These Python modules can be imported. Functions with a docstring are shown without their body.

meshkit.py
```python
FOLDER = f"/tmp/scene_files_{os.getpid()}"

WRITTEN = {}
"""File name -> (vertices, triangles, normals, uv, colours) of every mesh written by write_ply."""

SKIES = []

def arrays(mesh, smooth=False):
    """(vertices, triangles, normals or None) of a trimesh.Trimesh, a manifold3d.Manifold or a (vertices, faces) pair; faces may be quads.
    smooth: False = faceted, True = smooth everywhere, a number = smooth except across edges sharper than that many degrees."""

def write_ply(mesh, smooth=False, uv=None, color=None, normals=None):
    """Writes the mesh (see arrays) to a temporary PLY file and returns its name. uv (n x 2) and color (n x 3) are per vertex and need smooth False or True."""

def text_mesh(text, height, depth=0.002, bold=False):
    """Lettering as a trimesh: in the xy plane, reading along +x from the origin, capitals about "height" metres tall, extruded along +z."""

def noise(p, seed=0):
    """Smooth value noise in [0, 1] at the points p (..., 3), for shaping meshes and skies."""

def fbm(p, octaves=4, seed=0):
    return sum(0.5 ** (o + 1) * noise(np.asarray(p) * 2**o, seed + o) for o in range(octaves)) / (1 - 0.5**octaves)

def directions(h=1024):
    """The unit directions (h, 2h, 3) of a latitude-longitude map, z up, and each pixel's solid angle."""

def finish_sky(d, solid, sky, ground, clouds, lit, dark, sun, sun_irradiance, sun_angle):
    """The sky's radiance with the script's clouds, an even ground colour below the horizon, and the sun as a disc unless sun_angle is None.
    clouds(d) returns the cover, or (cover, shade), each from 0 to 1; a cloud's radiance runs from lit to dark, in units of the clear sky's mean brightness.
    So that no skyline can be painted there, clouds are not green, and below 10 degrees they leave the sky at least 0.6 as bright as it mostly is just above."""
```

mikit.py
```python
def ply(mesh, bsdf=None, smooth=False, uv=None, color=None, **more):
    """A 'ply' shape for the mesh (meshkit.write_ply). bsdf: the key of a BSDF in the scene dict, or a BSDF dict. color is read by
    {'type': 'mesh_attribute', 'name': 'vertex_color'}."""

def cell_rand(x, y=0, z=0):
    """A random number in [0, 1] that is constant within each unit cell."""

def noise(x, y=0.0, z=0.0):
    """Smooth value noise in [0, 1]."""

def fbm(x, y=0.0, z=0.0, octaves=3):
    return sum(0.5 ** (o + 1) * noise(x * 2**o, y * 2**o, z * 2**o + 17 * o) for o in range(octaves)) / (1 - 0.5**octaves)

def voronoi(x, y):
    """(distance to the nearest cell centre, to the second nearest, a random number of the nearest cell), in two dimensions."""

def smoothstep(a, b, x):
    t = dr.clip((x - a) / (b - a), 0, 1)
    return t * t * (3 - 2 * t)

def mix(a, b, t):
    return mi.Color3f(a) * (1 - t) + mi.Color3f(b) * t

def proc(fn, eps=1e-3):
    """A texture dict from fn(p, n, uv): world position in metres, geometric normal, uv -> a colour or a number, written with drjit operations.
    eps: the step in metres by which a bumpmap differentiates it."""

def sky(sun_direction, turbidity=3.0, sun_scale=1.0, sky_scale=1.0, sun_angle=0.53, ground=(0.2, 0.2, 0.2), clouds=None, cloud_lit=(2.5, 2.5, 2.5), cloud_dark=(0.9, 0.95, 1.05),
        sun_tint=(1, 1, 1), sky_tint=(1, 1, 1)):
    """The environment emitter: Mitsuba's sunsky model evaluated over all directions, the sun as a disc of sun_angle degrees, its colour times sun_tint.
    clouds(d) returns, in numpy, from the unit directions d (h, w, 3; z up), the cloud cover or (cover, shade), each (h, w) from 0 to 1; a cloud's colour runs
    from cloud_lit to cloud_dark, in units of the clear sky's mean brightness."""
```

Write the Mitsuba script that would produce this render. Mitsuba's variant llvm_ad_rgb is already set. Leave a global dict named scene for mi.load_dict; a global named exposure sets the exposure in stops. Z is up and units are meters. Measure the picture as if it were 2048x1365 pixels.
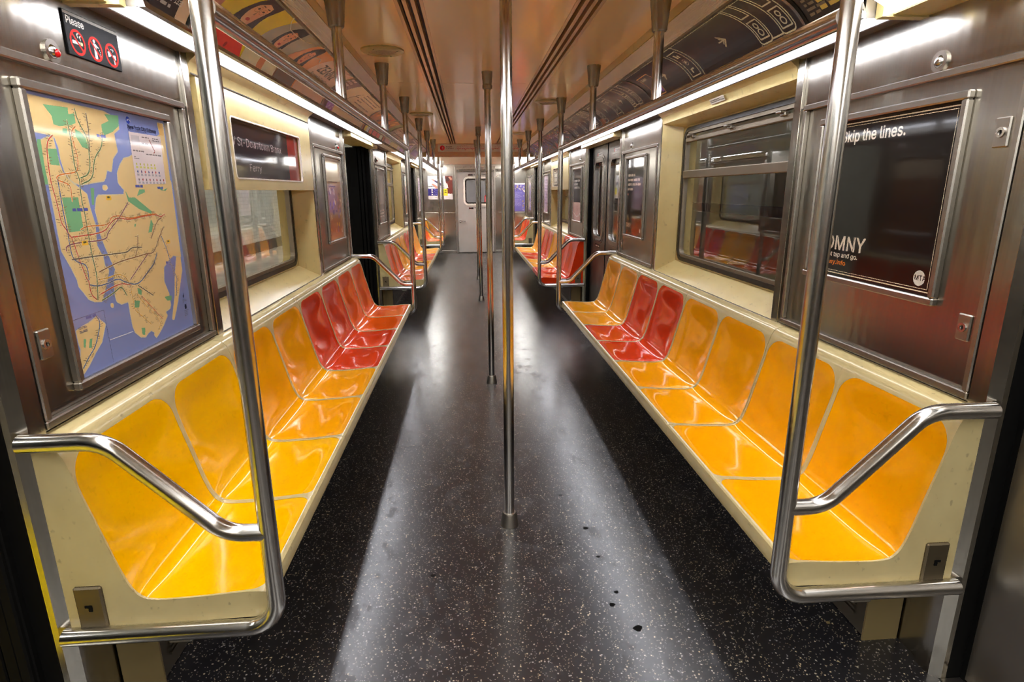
import math, random
import numpy as np, trimesh, drjit as dr, mitsuba as mi
import mikit, meshkit
from mikit import proc, noise, fbm, voronoi, cell_rand, smoothstep
from shapely.geometry import Polygon, LineString, Point, box as sbox
from shapely import affinity
from shapely.ops import unary_union
from scipy.interpolate import PchipInterpolator

scene, labels = {}, {}
T = mi.ScalarTransform4f
RNG = random.Random(7)

# ---------------------------------------------------------------- camera, lights, exposure
exposure = 0.80
LAMP = [7.9, 8.0, 8.7]            # ceiling light lenses
LAMP_END = [5.5, 5.4, 5.2]        # large diffusers over the end doorways
LAMP_PLATFORM = [16.0, 16.0, 15.0]   # station lamps on the platform side
LAMP_TUNNEL = [4.0, 4.0, 3.5]     # lamps on the far track wall
CX, CZ, YAW, PITCH, ROLL, FPX = -0.1446, 1.3332, 0.0727, 0.2553, -0.006, 1150.9
_f = np.array([math.sin(YAW) * math.cos(PITCH), math.cos(YAW) * math.cos(PITCH), -math.sin(PITCH)])
_r = np.array([math.cos(YAW), -math.sin(YAW), 0])
_u = np.cross(_r, _f)
_up = -math.sin(ROLL) * _r + math.cos(ROLL) * _u
scene['camera'] = {'type': 'perspective', 'fov': 2 * math.degrees(math.atan(1024 / FPX)), 'fov_axis': 'x', 'near_clip': 0.01, 'far_clip': 500.0,
                   'to_world': T().look_at(origin=[CX, 0, CZ], target=[CX + _f[0], _f[1], CZ + _f[2]], up=_up.tolist())}

# ---------------------------------------------------------------- materials
def lin(c):
    c = np.asarray(c, float) / 255
    return np.where(c <= 0.04045, c / 12.92, ((c + 0.055) / 1.055) ** 2.4)
def mix(a, b, t):
    a, b = (mi.Color3f(*[float(k) for k in c]) if isinstance(c, np.ndarray) else c for c in (a, b))
    return mikit.mix(a, b, t)
def rgb(v): return {'type': 'rgb', 'value': [float(x) for x in v]}
def srgb(*c): return rgb(lin(c))
def mat(key, d):
    scene['mat_' + key] = d
    return 'mat_' + key
def gloss(key, base, rough=0.3, spec=0.5, **more):
    return mat(key, {'type': 'twosided', 'b': {'type': 'principled', 'base_color': base, 'roughness': rough, 'specular': spec, **more}})
def metal(key, c, a, av=None):
    d = {'type': 'roughconductor', 'material': 'none', 'specular_reflectance': c if isinstance(c, dict) else rgb(c), 'distribution': 'ggx'}
    d.update({'alpha': a} if av is None else {'alpha_u': a, 'alpha_v': av})
    return mat(key, {'type': 'twosided', 'b': d})

def steel_tone(p, n, uv):
    # brushed and rubbed stainless: fine vertical lines and broad wiped patches
    h = p.y * 1.0 + p.x * 0.73
    streak = noise(h * 260, p.z * 3.0, 1.0)
    wide = fbm(h * 5, p.z * 4, p.x * 2, 2)
    v = 0.46 + 0.06 * (streak - 0.5) + 0.10 * (wide - 0.5)
    return mi.Color3f(v * 1.0, v * 0.955, v * 0.86)
def rub_tone(p, n, uv):
    return 0.16 + 0.10 * fbm(p.y * 7, p.z * 5, p.x * 4, 2)
STEEL = mat('brushed_steel', {'type': 'twosided', 'b': {'type': 'bumpmap', 'scale': 1.0, 'h': proc(lambda p, n, uv: 6e-5 * dr.sin((p.y + p.x) * 150.0) + 1.5e-4 * fbm((p.y + p.x) * 6.0, p.z * 4.0, 2.0, 2), 2e-3),
             's': {'type': 'roughconductor', 'material': 'none', 'specular_reflectance': proc(steel_tone), 'distribution': 'ggx', 'alpha_u': 0.055, 'alpha_v': 0.022}}})
TRIM = metal('trim_steel', [0.45, 0.425, 0.385], 0.10)
CHROME = metal('polished_tube', [0.62, 0.605, 0.59], 0.035)
CAST = metal('cast_socket', [0.40, 0.38, 0.34], 0.13)
SASH = metal('sash_alloy', [0.34, 0.295, 0.225], 0.28)
BRONZE = metal('bronze_plate', [0.20, 0.165, 0.11], 0.25)
DARKMETAL = metal('dark_frame', [0.20, 0.185, 0.16], 0.25)
DOORSKIN = metal('door_skin', [0.31, 0.29, 0.26], 0.14)

def cream_tone(p, n, uv):
    d = fbm(p.y * 9, p.z * 9, p.x * 9, 3)
    s = smoothstep(0.66, 0.86, fbm(p.y * 38, p.z * 38 + 4, p.x * 38, 3))
    base = mix(lin([198, 181, 126]), lin([187, 168, 112]), d)
    return mix(base, lin([120, 104, 72]), s * 0.35)
CREAM = gloss('cream_plastic', proc(cream_tone), 0.22, 0.5)
def shell_tone(p, n, uv):
    d = fbm(p.y * 11, p.z * 11, p.x * 11, 3)
    s = smoothstep(0.70, 0.85, fbm(p.y * 60, p.z * 50 + 9, p.x * 60, 3))
    base = mix(lin([186, 172, 128]), lin([172, 156, 112]), d)
    return mix(base, lin([96, 86, 62]), s * 0.45)
SHELL = gloss('seat_shell', proc(shell_tone), 0.16, 0.5)
def pad(key, c):
    a, b = lin(c), lin(c) * 0.90
    def tone(p, n, uv):
        d = fbm(p.y * 6, p.z * 6, p.x * 6, 2)
        sp = smoothstep(0.80, 0.86, noise(p.y * 90, p.z * 90, p.x * 90))
        return mix(mix(a, b, d), a * 0.6, sp * 0.15)
    return gloss(key, proc(tone), 0.10, 0.55)
YEL = pad('pad_yellow', (236, 178, 0))
AMB = pad('pad_amber', (237, 163, 4))
MUS = pad('pad_mustard', (226, 152, 26))
RED = pad('pad_red', (202, 56, 20))
ORA = pad('pad_orange', (222, 88, 20))
VER = pad('pad_vermilion', (214, 54, 14))
VSHELL = pad('shell_vermilion', (206, 52, 14))

def floor_tone(p, n, uv):
    d1, d2, r1 = voronoi(p.x * 88, p.y * 88)
    c1 = smoothstep(0.26, 0.19, d1) * dr.select(r1 > 0.89, 1.0, 0.0)
    e1, e2, r2 = voronoi(p.x * 190 + 31, p.y * 190)
    c2 = smoothstep(0.34, 0.26, e1) * dr.select(r2 > 0.84, 1.0, 0.0)
    chip = mix(lin([226, 205, 168]), lin([170, 168, 176]), cell_rand(p.x * 60, p.y * 60, 3.0))
    scuff = smoothstep(0.55, 0.8, fbm(p.x * 5, p.y * 2.2, 0.0, 3))
    base = mix(lin([21, 21, 26]), lin([34, 33, 37]), scuff)
    return mix(mix(base, chip, c2 * 0.35), chip, c1 * 0.62)
def floor_rough(p, n, uv):
    return 0.22 + 0.06 * fbm(p.x * 6, p.y * 3, 0.0, 3) + 0.10 * smoothstep(0.62, 0.72, fbm(p.x * 22, p.y * 14, 5.0, 3))
FLOOR = mat('rubber_floor', {'type': 'twosided', 'b': {'type': 'principled', 'base_color': proc(floor_tone), 'roughness': proc(floor_rough), 'specular': 1.0, 'clearcoat': 1.0, 'clearcoat_gloss': 0.72}})
BLACK = gloss('black_rubber', srgb(10, 10, 10), 0.7, 0.08)
GASKET = gloss('gasket', srgb(34, 31, 27), 0.4, 0.4)
def ceil_tone(p, n, uv):
    return mix(lin([238, 210, 160]), lin([230, 200, 148]), fbm(p.x * 3, p.y * 3, 0.0, 3))
CEIL = gloss('ceiling_laminate', proc(ceil_tone), 0.13, 0.6)
SLOT = gloss('slot_lip', srgb(190, 160, 120), 0.18, 0.6)
WHITE = gloss('white_ribbed', srgb(240, 236, 226), 0.3, 0.5)
RIBBED = gloss('ribbed_diffuser', srgb(246, 243, 236), 0.22, 0.5)
GRILLE = gloss('speaker_mesh', srgb(196, 176, 146), 0.5, 0.3)
GREYTRIM = metal('grey_trim', [0.34, 0.32, 0.30], 0.3)
def heater_tone(p, n, uv):
    holes = smoothstep(0.16, 0.10, dr.abs(p.z * 60 - dr.floor(p.z * 60) - 0.5))
    return mix(lin([58, 54, 48]), lin([12, 12, 12]), holes)
HEATER = gloss('heater_case', srgb(62, 58, 50), 0.4, 0.4)
HEATEND = gloss('heater_end', srgb(118, 104, 70), 0.35, 0.4)
DARK = gloss('dark_void', srgb(10, 10, 10), 0.6, 0.2)
PRINT = mat('print', {'type': 'twosided', 'b': {'type': 'principled', 'base_color': {'type': 'mesh_attribute', 'name': 'vertex_color'}, 'roughness': 0.32, 'specular': 0.45}})
PRINTMATT = mat('print_matt', {'type': 'twosided', 'b': {'type': 'principled', 'base_color': {'type': 'mesh_attribute', 'name': 'vertex_color'}, 'roughness': 0.6, 'specular': 0.15}})
PRINTGLOSS = mat('print_glazed', {'type': 'twosided', 'b': {'type': 'principled', 'base_color': {'type': 'mesh_attribute', 'name': 'vertex_color'}, 'roughness': 0.06, 'specular': 0.6}})
PANE = mat('pane', {'type': 'thindielectric', 'int_ior': 1.52})
REDLENS = gloss('red_lens', srgb(190, 10, 20), 0.08, 0.6)
YELLOWPAINT = gloss('yellow_paint', srgb(236, 200, 8), 0.5, 0.4)
def tile_tone(p, n, uv):
    gy, gz = p.y * 6.6, p.z * 13.0
    fy, fz = gy - dr.floor(gy), gz - dr.floor(gz)
    joint = dr.maximum(smoothstep(0.035, 0.02, dr.minimum(fy, 1 - fy)), smoothstep(0.07, 0.04, dr.minimum(fz, 1 - fz)))
    t = mix(lin([206, 206, 198]), lin([190, 192, 184]), cell_rand(gy, gz, 1.0))
    return mix(t, lin([172, 172, 163]), joint)
TILE = gloss('station_tile', proc(tile_tone), 0.25, 0.5)
CONCRETE = gloss('platform_concrete', proc(lambda p, n, uv: mix(lin([150, 140, 126]), lin([120, 112, 100]), fbm(p.x * 3, p.y * 3, 0.0, 4))), 0.55, 0.4)
TUNNEL = gloss('tunnel_paint', proc(lambda p, n, uv: mix(lin([168, 168, 150]), lin([140, 138, 122]), fbm(p.y * 1.5, p.z * 1.5, 0.0, 4))), 0.6, 0.3)
STRIPE = gloss('dark_stripe', srgb(26, 28, 34), 0.5, 0.3)
DOORPAINT = gloss('end_door_grey', proc(lambda p, n, uv: mix(lin([176, 172, 168]), lin([160, 155, 150]), fbm(p.x * 4, p.z * 4, 0.0, 3))), 0.3, 0.5)
PINK = gloss('header_panel', srgb(226, 190, 160), 0.3, 0.5)

# ---------------------------------------------------------------- names, entries
def numbered(name, parent=None):
    base = f'{parent}__{name}' if parent else name
    if base not in USED:
        USED.add(base); return base
    i = 1
    while f'{base}_{i:03d}' in USED: i += 1
    USED.add(f'{base}_{i:03d}'); return f'{base}_{i:03d}'
USED = set()
def explode_uv(m):
    v = np.asarray(m.vertices)[np.asarray(m.faces)].reshape(-1, 3)
    n = np.repeat(np.asarray(m.face_normals), 3, 0)
    a = np.abs(n).argmax(1)
    uv = np.where((a == 0)[:, None], v[:, [1, 2]], np.where((a == 1)[:, None], v[:, [0, 2]], v[:, [0, 1]]))
    return trimesh.Trimesh(v, np.arange(len(v)).reshape(-1, 3), process=False), uv
def shape(m, material, smooth=False, color=None, emit=None):
    more = {'emitter': {'type': 'area', 'radiance': rgb(emit), 'sampling_weight': 1.0 if emit[0] > 1 else 0.06}} if emit is not None else {}
    if color is not None:
        return mikit.ply(m, material, smooth=False, color=color, **more)
    if material in (STEEL,):
        m, uv = explode_uv(m)
        return mikit.ply(m, material, smooth=False, uv=uv, **more)
    return mikit.ply(m, material, smooth=smooth, **more)
def put(key, d): scene[key] = d; return key
def obj(name, m, material, parent=None, smooth=False, label=None, cat=None, group=None, kind=None, **kw):
    key = numbered(name, parent)
    scene[key] = shape(m, material, smooth, **kw)
    tag(key, label, cat, group, kind)
    return key
def tag(key, label=None, cat=None, group=None, kind=None):
    d = {k: v for k, v in (('label', label), ('category', cat), ('group', group), ('kind', kind)) if v}
    if d: labels[key] = {**labels.get(key, {}), **d}
def thing(name, label, cat, group=None):
    key = numbered(name); tag(key, label, cat, group); return key
def struct(name, label=None):
    key = numbered(name); tag(key, label, kind='structure'); return key

# ---------------------------------------------------------------- mesh helpers (right-hand side of the car: x > 0)
def cat(*ms): return trimesh.util.concatenate([m for m in ms if m is not None])
def side(m, s):
    m = m.copy()
    if s < 0:
        m.vertices[:, 0] *= -1
        m.faces = np.asarray(m.faces)[:, ::-1]
    return trimesh.Trimesh(m.vertices, m.faces, process=False)
def bx(x0, x1, y0, y1, z0, z1, c=0.0):
    if c <= 0:
        m = trimesh.creation.box((x1 - x0, y1 - y0, z1 - z0)); m.apply_translation(((x0 + x1) / 2, (y0 + y1) / 2, (z0 + z1) / 2)); return m
    P = []
    for x, dx in ((x0, c), (x1, -c)):
        for y, dy in ((y0, c), (y1, -c)):
            for z, dz in ((z0, c), (z1, -c)):
                P += [(x, y + dy, z + dz), (x + dx, y, z + dz), (x + dx, y + dy, z)]
    return trimesh.convex.convex_hull(np.array(P))
def ext_y(poly, y0, y1):
    """A polygon in (x, z) drawn out along y."""
    m = trimesh.creation.extrude_polygon(poly if isinstance(poly, Polygon) else Polygon(poly), y1 - y0, engine='earcut')
    v = np.asarray(m.vertices)
    return trimesh.Trimesh(np.stack([v[:, 0], y0 + v[:, 2], v[:, 1]], 1), np.asarray(m.faces)[:, ::-1], process=False)
def ext_x(poly, x0, x1):
    """A polygon in (y, z) drawn out along x."""
    m = trimesh.creation.extrude_polygon(poly if isinstance(poly, Polygon) else Polygon(poly), x1 - x0, engine='earcut')
    v = np.asarray(m.vertices)
    return trimesh.Trimesh(np.stack([x0 + v[:, 2], v[:, 0], v[:, 1]], 1), m.faces, process=False)
def ext_z(poly, z0, z1):
    m = trimesh.creation.extrude_polygon(poly if isinstance(poly, Polygon) else Polygon(poly), z1 - z0, engine='earcut')
    m.apply_translation((0, 0, z0)); return m
def rrect(y0, z0, y1, z1, r):
    return sbox(y0 + r, z0 + r, y1 - r, z1 - r).buffer(r, quad_segs=6)
def fillet(path, r, k=7):
    P = [np.array(p, float) for p in path]; out = [P[0]]
    for a, b, c in zip(P[:-2], P[1:-1], P[2:]):
        u, v = (a - b) / np.linalg.norm(a - b), (c - b) / np.linalg.norm(c - b)
        ang = math.acos(np.clip(u @ v, -1, 1)); d = r / math.tan(ang / 2)
        d = min(d, 0.48 * np.linalg.norm(a - b), 0.48 * np.linalg.norm(c - b)); rr = d * math.tan(ang / 2)
        w = (u + v) / np.linalg.norm(u + v); cen = b + w * (rr / math.sin(ang / 2))
        p, q = b + u * d - cen, b + v * d - cen; om = math.acos(np.clip(p @ q / rr / rr, -1, 1))
        for i in range(k + 1):
            t = i / k; out.append(cen + (math.sin((1 - t) * om) * p + math.sin(t * om) * q) / math.sin(om))
    return np.array(out + [P[-1]])
def tube(path, r, n=20, bend=0.0, caps=True):
    P = fillet(path, bend) if bend and len(path) > 2 else np.array(path, float)
    t = np.gradient(P, axis=0) if len(P) > 2 else np.repeat([P[-1] - P[0]], 2, 0)
    t /= np.linalg.norm(t, axis=1, keepdims=True)
    a = np.cross(t[0], [0.3, 0.9, 0.2]); a /= np.linalg.norm(a); V = []
    th = np.arange(n) * 2 * math.pi / n
    for p, d in zip(P, t):
        a = a - d * (a @ d); a /= np.linalg.norm(a); b = np.cross(d, a)
        V.append(p + r * (np.cos(th)[:, None] * a + np.sin(th)[:, None] * b))
    V = np.vstack(V); F = []
    for i in range(len(P) - 1):
        for j in range(n):
            k = (j + 1) % n; F += [(i * n + j, i * n + k, (i + 1) * n + k), (i * n + j, (i + 1) * n + k, (i + 1) * n + j)]
    if caps:
        V = np.vstack([V, P[0], P[-1]]); c0, c1 = len(V) - 2, len(V) - 1; e = (len(P) - 1) * n
        for j in range(n):
            k = (j + 1) % n; F += [(c0, k, j), (c1, e + j, e + k)]
    return trimesh.Trimesh(V, F, process=False)
def lathe(prof, x=0, y=0, n=28):
    """Profile [(radius, z)] around a vertical axis."""
    th = np.arange(n) * 2 * math.pi / n; V = []; F = []
    for r, z in prof: V.append(np.stack([x + r * np.cos(th), y + r * np.sin(th), np.full(n, z)], 1))
    for i in range(len(prof) - 1):
        for j in range(n):
            k = (j + 1) % n; F += [(i * n + j, i * n + k, (i + 1) * n + k), (i * n + j, (i + 1) * n + k, (i + 1) * n + j)]
    m = trimesh.Trimesh(np.vstack(V), F, process=False); m.fix_normals(); return m
def frame_x(x0, x1, y0, y1, z0, z1, w, c=0.003):
    """Four bars around a rectangle in (y, z)."""
    return [bx(x0, x1, y0, y1, z1 - w, z1, c), bx(x0, x1, y0, y1, z0, z0 + w, c), bx(x0, x1, y0, y0 + w, z0 + w, z1 - w, c), bx(x0, x1, y1 - w, y1, z0 + w, z1 - w, c)]

# ---------------------------------------------------------------- flat print: coloured shapes in (u, v) metres, laid on a surface
class Sheet:
    def __init__(self, gain=1.0): self.L, self.gain = [], gain
    def poly(self, pts, c, lv=1):
        g = pts if hasattr(pts, 'geom_type') else Polygon(pts)
        g = g.buffer(0)
        if not g.is_empty: self.L.append((g, np.minimum(lin(c) * self.gain, 0.86), lv))
        return self
    def rect(self, u0, v0, u1, v1, c, lv=1): return self.poly(sbox(u0, v0, u1, v1), c, lv)
    def line(self, pts, w, c, lv=2): return self.poly(LineString(pts).buffer(w / 2, cap_style=2, join_style=1, quad_segs=3), c, lv)
    def outline(self, pts, w, c, lv=2, r=0.0):
        g = Polygon(pts)
        if r: g = g.buffer(-r).buffer(r, quad_segs=5)
        return self.poly(g.buffer(w / 2).difference(g.buffer(-w / 2)), c, lv)
    def disc(self, u, v, r, c, lv=2): return self.poly(Point(u, v).buffer(r, quad_segs=7), c, lv)
    def ell(self, u, v, a, b, rot, c, lv=2): return self.poly(affinity.rotate(affinity.scale(Point(u, v).buffer(1, quad_segs=8), a, b), rot), c, lv)
    def ring(self, u, v, r, w, c, lv=2, q=8): return self.poly(Point(u, v).buffer(r + w / 2, quad_segs=q).difference(Point(u, v).buffer(r - w / 2, quad_segs=q)), c, lv)
    def text(self, s, u, v, h, c, lv=3, bold=False, wide=1.0, slant=0.0, mid=False):
        m = meshkit.text_mesh(s, h, 0.001, bold)
        P = []
        tri = np.asarray(m.triangles)[np.asarray(m.face_normals)[:, 2] > 0.9][:, :, :2]
        w = tri[:, :, 0].max() * wide
        for t in tri: P.append(Polygon(t))
        g = unary_union([p.buffer(1e-6) for p in P])
        g = affinity.affine_transform(g, [wide, slant, 0, 1, u - (w / 2 if mid else 0), v])
        return self.poly(g, c, lv)
    def fit_text(self, s, u0, u1, v, h, c, lv=3, bold=True):
        m = meshkit.text_mesh(s, h, 0.001, bold); b = m.bounds
        k = (u1 - u0) / (b[1][0] - b[0][0])
        return self.text(s, u0 - b[0][0] * k, v, h, c, lv, bold, k)
    def small_text(self, u0, v0, u1, v1, c, rows=4, lv=3, fill=0.55):
        """Lettering too small to read in the photograph: rows of word-long dashes."""
        h = (v1 - v0) / rows; g = []
        for i in range(rows):
            u = u0
            while u < u1 - h:
                w = min(RNG.uniform(0.8, 2.6) * h, u1 - u); g.append(sbox(u, v1 - (i + fill) * h, u + w, v1 - i * h)); u += w + 0.45 * h
                if RNG.random() < 0.07: break
        return self.poly(unary_union(g), c, lv)
    def build(self, fn, clip=None, strips=None, lift=1.2e-4):
        """fn((n, 2) uv, lift) -> (n, 3)."""
        V, F, C, at = [], [], [], 0
        for g, c, lv in self.L:
            if clip is not None: g = g.intersection(clip)
            for s in (strips or [None]):
                h = g if s is None else g.intersection(s)
                for q in getattr(h, 'geoms', [h]):
                    if q.geom_type != 'Polygon' or q.area < 1e-9: continue
                    v, f = trimesh.creation.triangulate_polygon(q, engine='earcut')
                    if not len(f): continue
                    V.append(fn(np.asarray(v), lift * lv)); F.append(np.asarray(f) + at); C.append(np.repeat([c], len(v), 0)); at += len(v)
        return trimesh.Trimesh(np.vstack(V), np.vstack(F), process=False), np.vstack(C)
def on_wall(s, x, yc, z0):
    """(u, v) -> a point on the side wall; u runs to the reader's right, 0 at the middle."""
    return lambda q, l: np.stack([np.full(len(q), s * (x - l)), yc - s * q[:, 0], z0 + q[:, 1]], 1)
def orient(m, direction):
    n = np.asarray(m.face_normals); k = n @ np.asarray(direction, float) < 0
    f = np.asarray(m.faces).copy(); f[k] = f[k][:, ::-1]
    return trimesh.Trimesh(m.vertices, f, process=False)
def printed(name, sheet, fn, direction, material, parent, label=None, clip=None, strips=None):
    m, c = sheet.build(fn, clip, strips)
    m = orient(m, direction)
    return obj(name, m, material, parent, color=c, label=label)

# ================================================================ the car's dimensions (metres; y runs down the aisle)
MOD = [1.23, 6.36]; ML = 3.73             # wall modules between doorways, and their length
DOORS = [(-0.17, 1.23), (4.96, 6.36), (10.09, 11.49)]
END, REAR = 12.95, -1.63
HEAD0, HEAD1 = 1.70, 9.62                 # between these the ceiling is high and the coves carry adverts
ZC, ZLOW, XW, XP = 2.06, 1.89, 1.135, 0.63
SIDES = ((-1, 'left'), (1, 'right'))

# ================================================================ floor
fl = struct('floor', 'black speckled rubber floor of the subway car')
FSEAM = [REAR, 0.62, 2.9, 5.2, 7.5, 9.8, END]
for a, b in zip(FSEAM[:-1], FSEAM[1:]):
    obj('floor_sheet', bx(-1.14, 1.14, a + 0.0008, b - 0.0008, -0.03, 0), FLOOR, fl)
obj('subfloor', bx(-1.33, 1.33, REAR, END, -0.06, -0.031), DARK, fl)
for s, nm in SIDES:
    for a, b in DOORS:
        obj('threshold', side(cat(bx(1.141, 1.33, a, b, -0.03, 0.004, 0.002), *[bx(1.16 + 0.03 * i, 1.172 + 0.03 * i, a + 0.02, b - 0.02, 0.004, 0.007) for i in range(5)]), s), TRIM, fl, label='ribbed steel door threshold')

# ================================================================ ceiling
ce = struct('ceiling', 'glossy cream ceiling panels with two long air slots')
CSEAM = [HEAD0, 4.33, 6.95, HEAD1]
for a, b in zip(CSEAM[:-1], CSEAM[1:]):
    obj('ceiling_panel', bx(-0.305, 0.305, a + 0.002, b - 0.002, ZC, ZC + 0.02, 0.002), CEIL, ce)
    for s in (-1, 1):
        obj('ceiling_panel', side(bx(0.415, 0.722, a + 0.002, b - 0.002, ZC, ZC + 0.02, 0.002), s), CEIL, ce)
for s in (-1, 1):
    lips = [ext_y([(x0, ZC - 0.004), (x1, ZC - 0.004), (x1, ZC + 0.03), (x0, ZC + 0.03)], HEAD0, HEAD1) for x0, x1 in ((0.303, 0.317), (0.336, 0.352), (0.370, 0.386), (0.402, 0.418))]
    obj('air_slot', side(cat(*lips), s), SLOT, ce)
    obj('slot_recess', side(cat(bx(0.30, 0.42, HEAD0, HEAD1, ZC + 0.068, ZC + 0.074), bx(0.297, 0.301, HEAD0, HEAD1, ZC + 0.021, ZC + 0.07), bx(0.419, 0.423, HEAD0, HEAD1, ZC + 0.021, ZC + 0.07)), s), GREYTRIM, ce)
obj('roof', bx(-1.33, 1.33, REAR, END, 2.14, 2.16), DARK, ce)
for y0, y1 in ((REAR, HEAD0), (HEAD1, END)):
    obj('ceiling_panel', bx(-0.70, 0.70, y0, y1, ZLOW, ZLOW + 0.02), CEIL, ce)
for y0, y1 in ((HEAD0 - 0.03, HEAD0), (HEAD1, HEAD1 + 0.03)):
    obj('bulkhead', bx(-0.76, 0.76, y0, y1, ZLOW - 0.03, 2.12, 0.004), PINK, ce)
    for s in (-1, 1):
        obj('bulkhead', side(ext_y([(0.73, 2.1), (0.73, 1.86), (1.0, 1.86), (1.0, 1.79), (1.14, 1.79), (1.14, 2.1)], y0, y1), s), CREAM, ce)

# ================================================================ coves: ribbed strip, advert rack, lamp trim
P0, P1, P2 = np.array([0.752, 1.950]), np.array([0.905, 1.925]), np.array([0.962, 1.803])
NA = 12
_t = np.linspace(0, 1, NA + 1)[:, None]
ARC = (1 - _t) ** 2 * P0 + 2 * _t * (1 - _t) * P1 + _t ** 2 * P2         # from the ribbed strip down to the lamp
ARCL = np.concatenate([[0], np.cumsum(np.linalg.norm(np.diff(ARC, axis=0), axis=1))])
AH = ARCL[-1]
def arc_offset(d):
    t = np.gradient(ARC, axis=0); t /= np.linalg.norm(t, axis=1, keepdims=True)
    return ARC + d * np.stack([-t[:, 1], t[:, 0]], 1) * 1.0
def arc_band(d0, d1, y0, y1):
    a, b = arc_offset(d0), arc_offset(d1)
    return ext_y(np.vstack([a, b[::-1]]).tolist(), y0, y1)
ADS = [1.705, 1.95, 3.53, 4.79, 6.03, 7.31, 8.50, HEAD1 - 0.01]
LAMPS = [1.702, 3.53, 4.79, 6.04, 7.31, 8.50, HEAD1]
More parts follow.
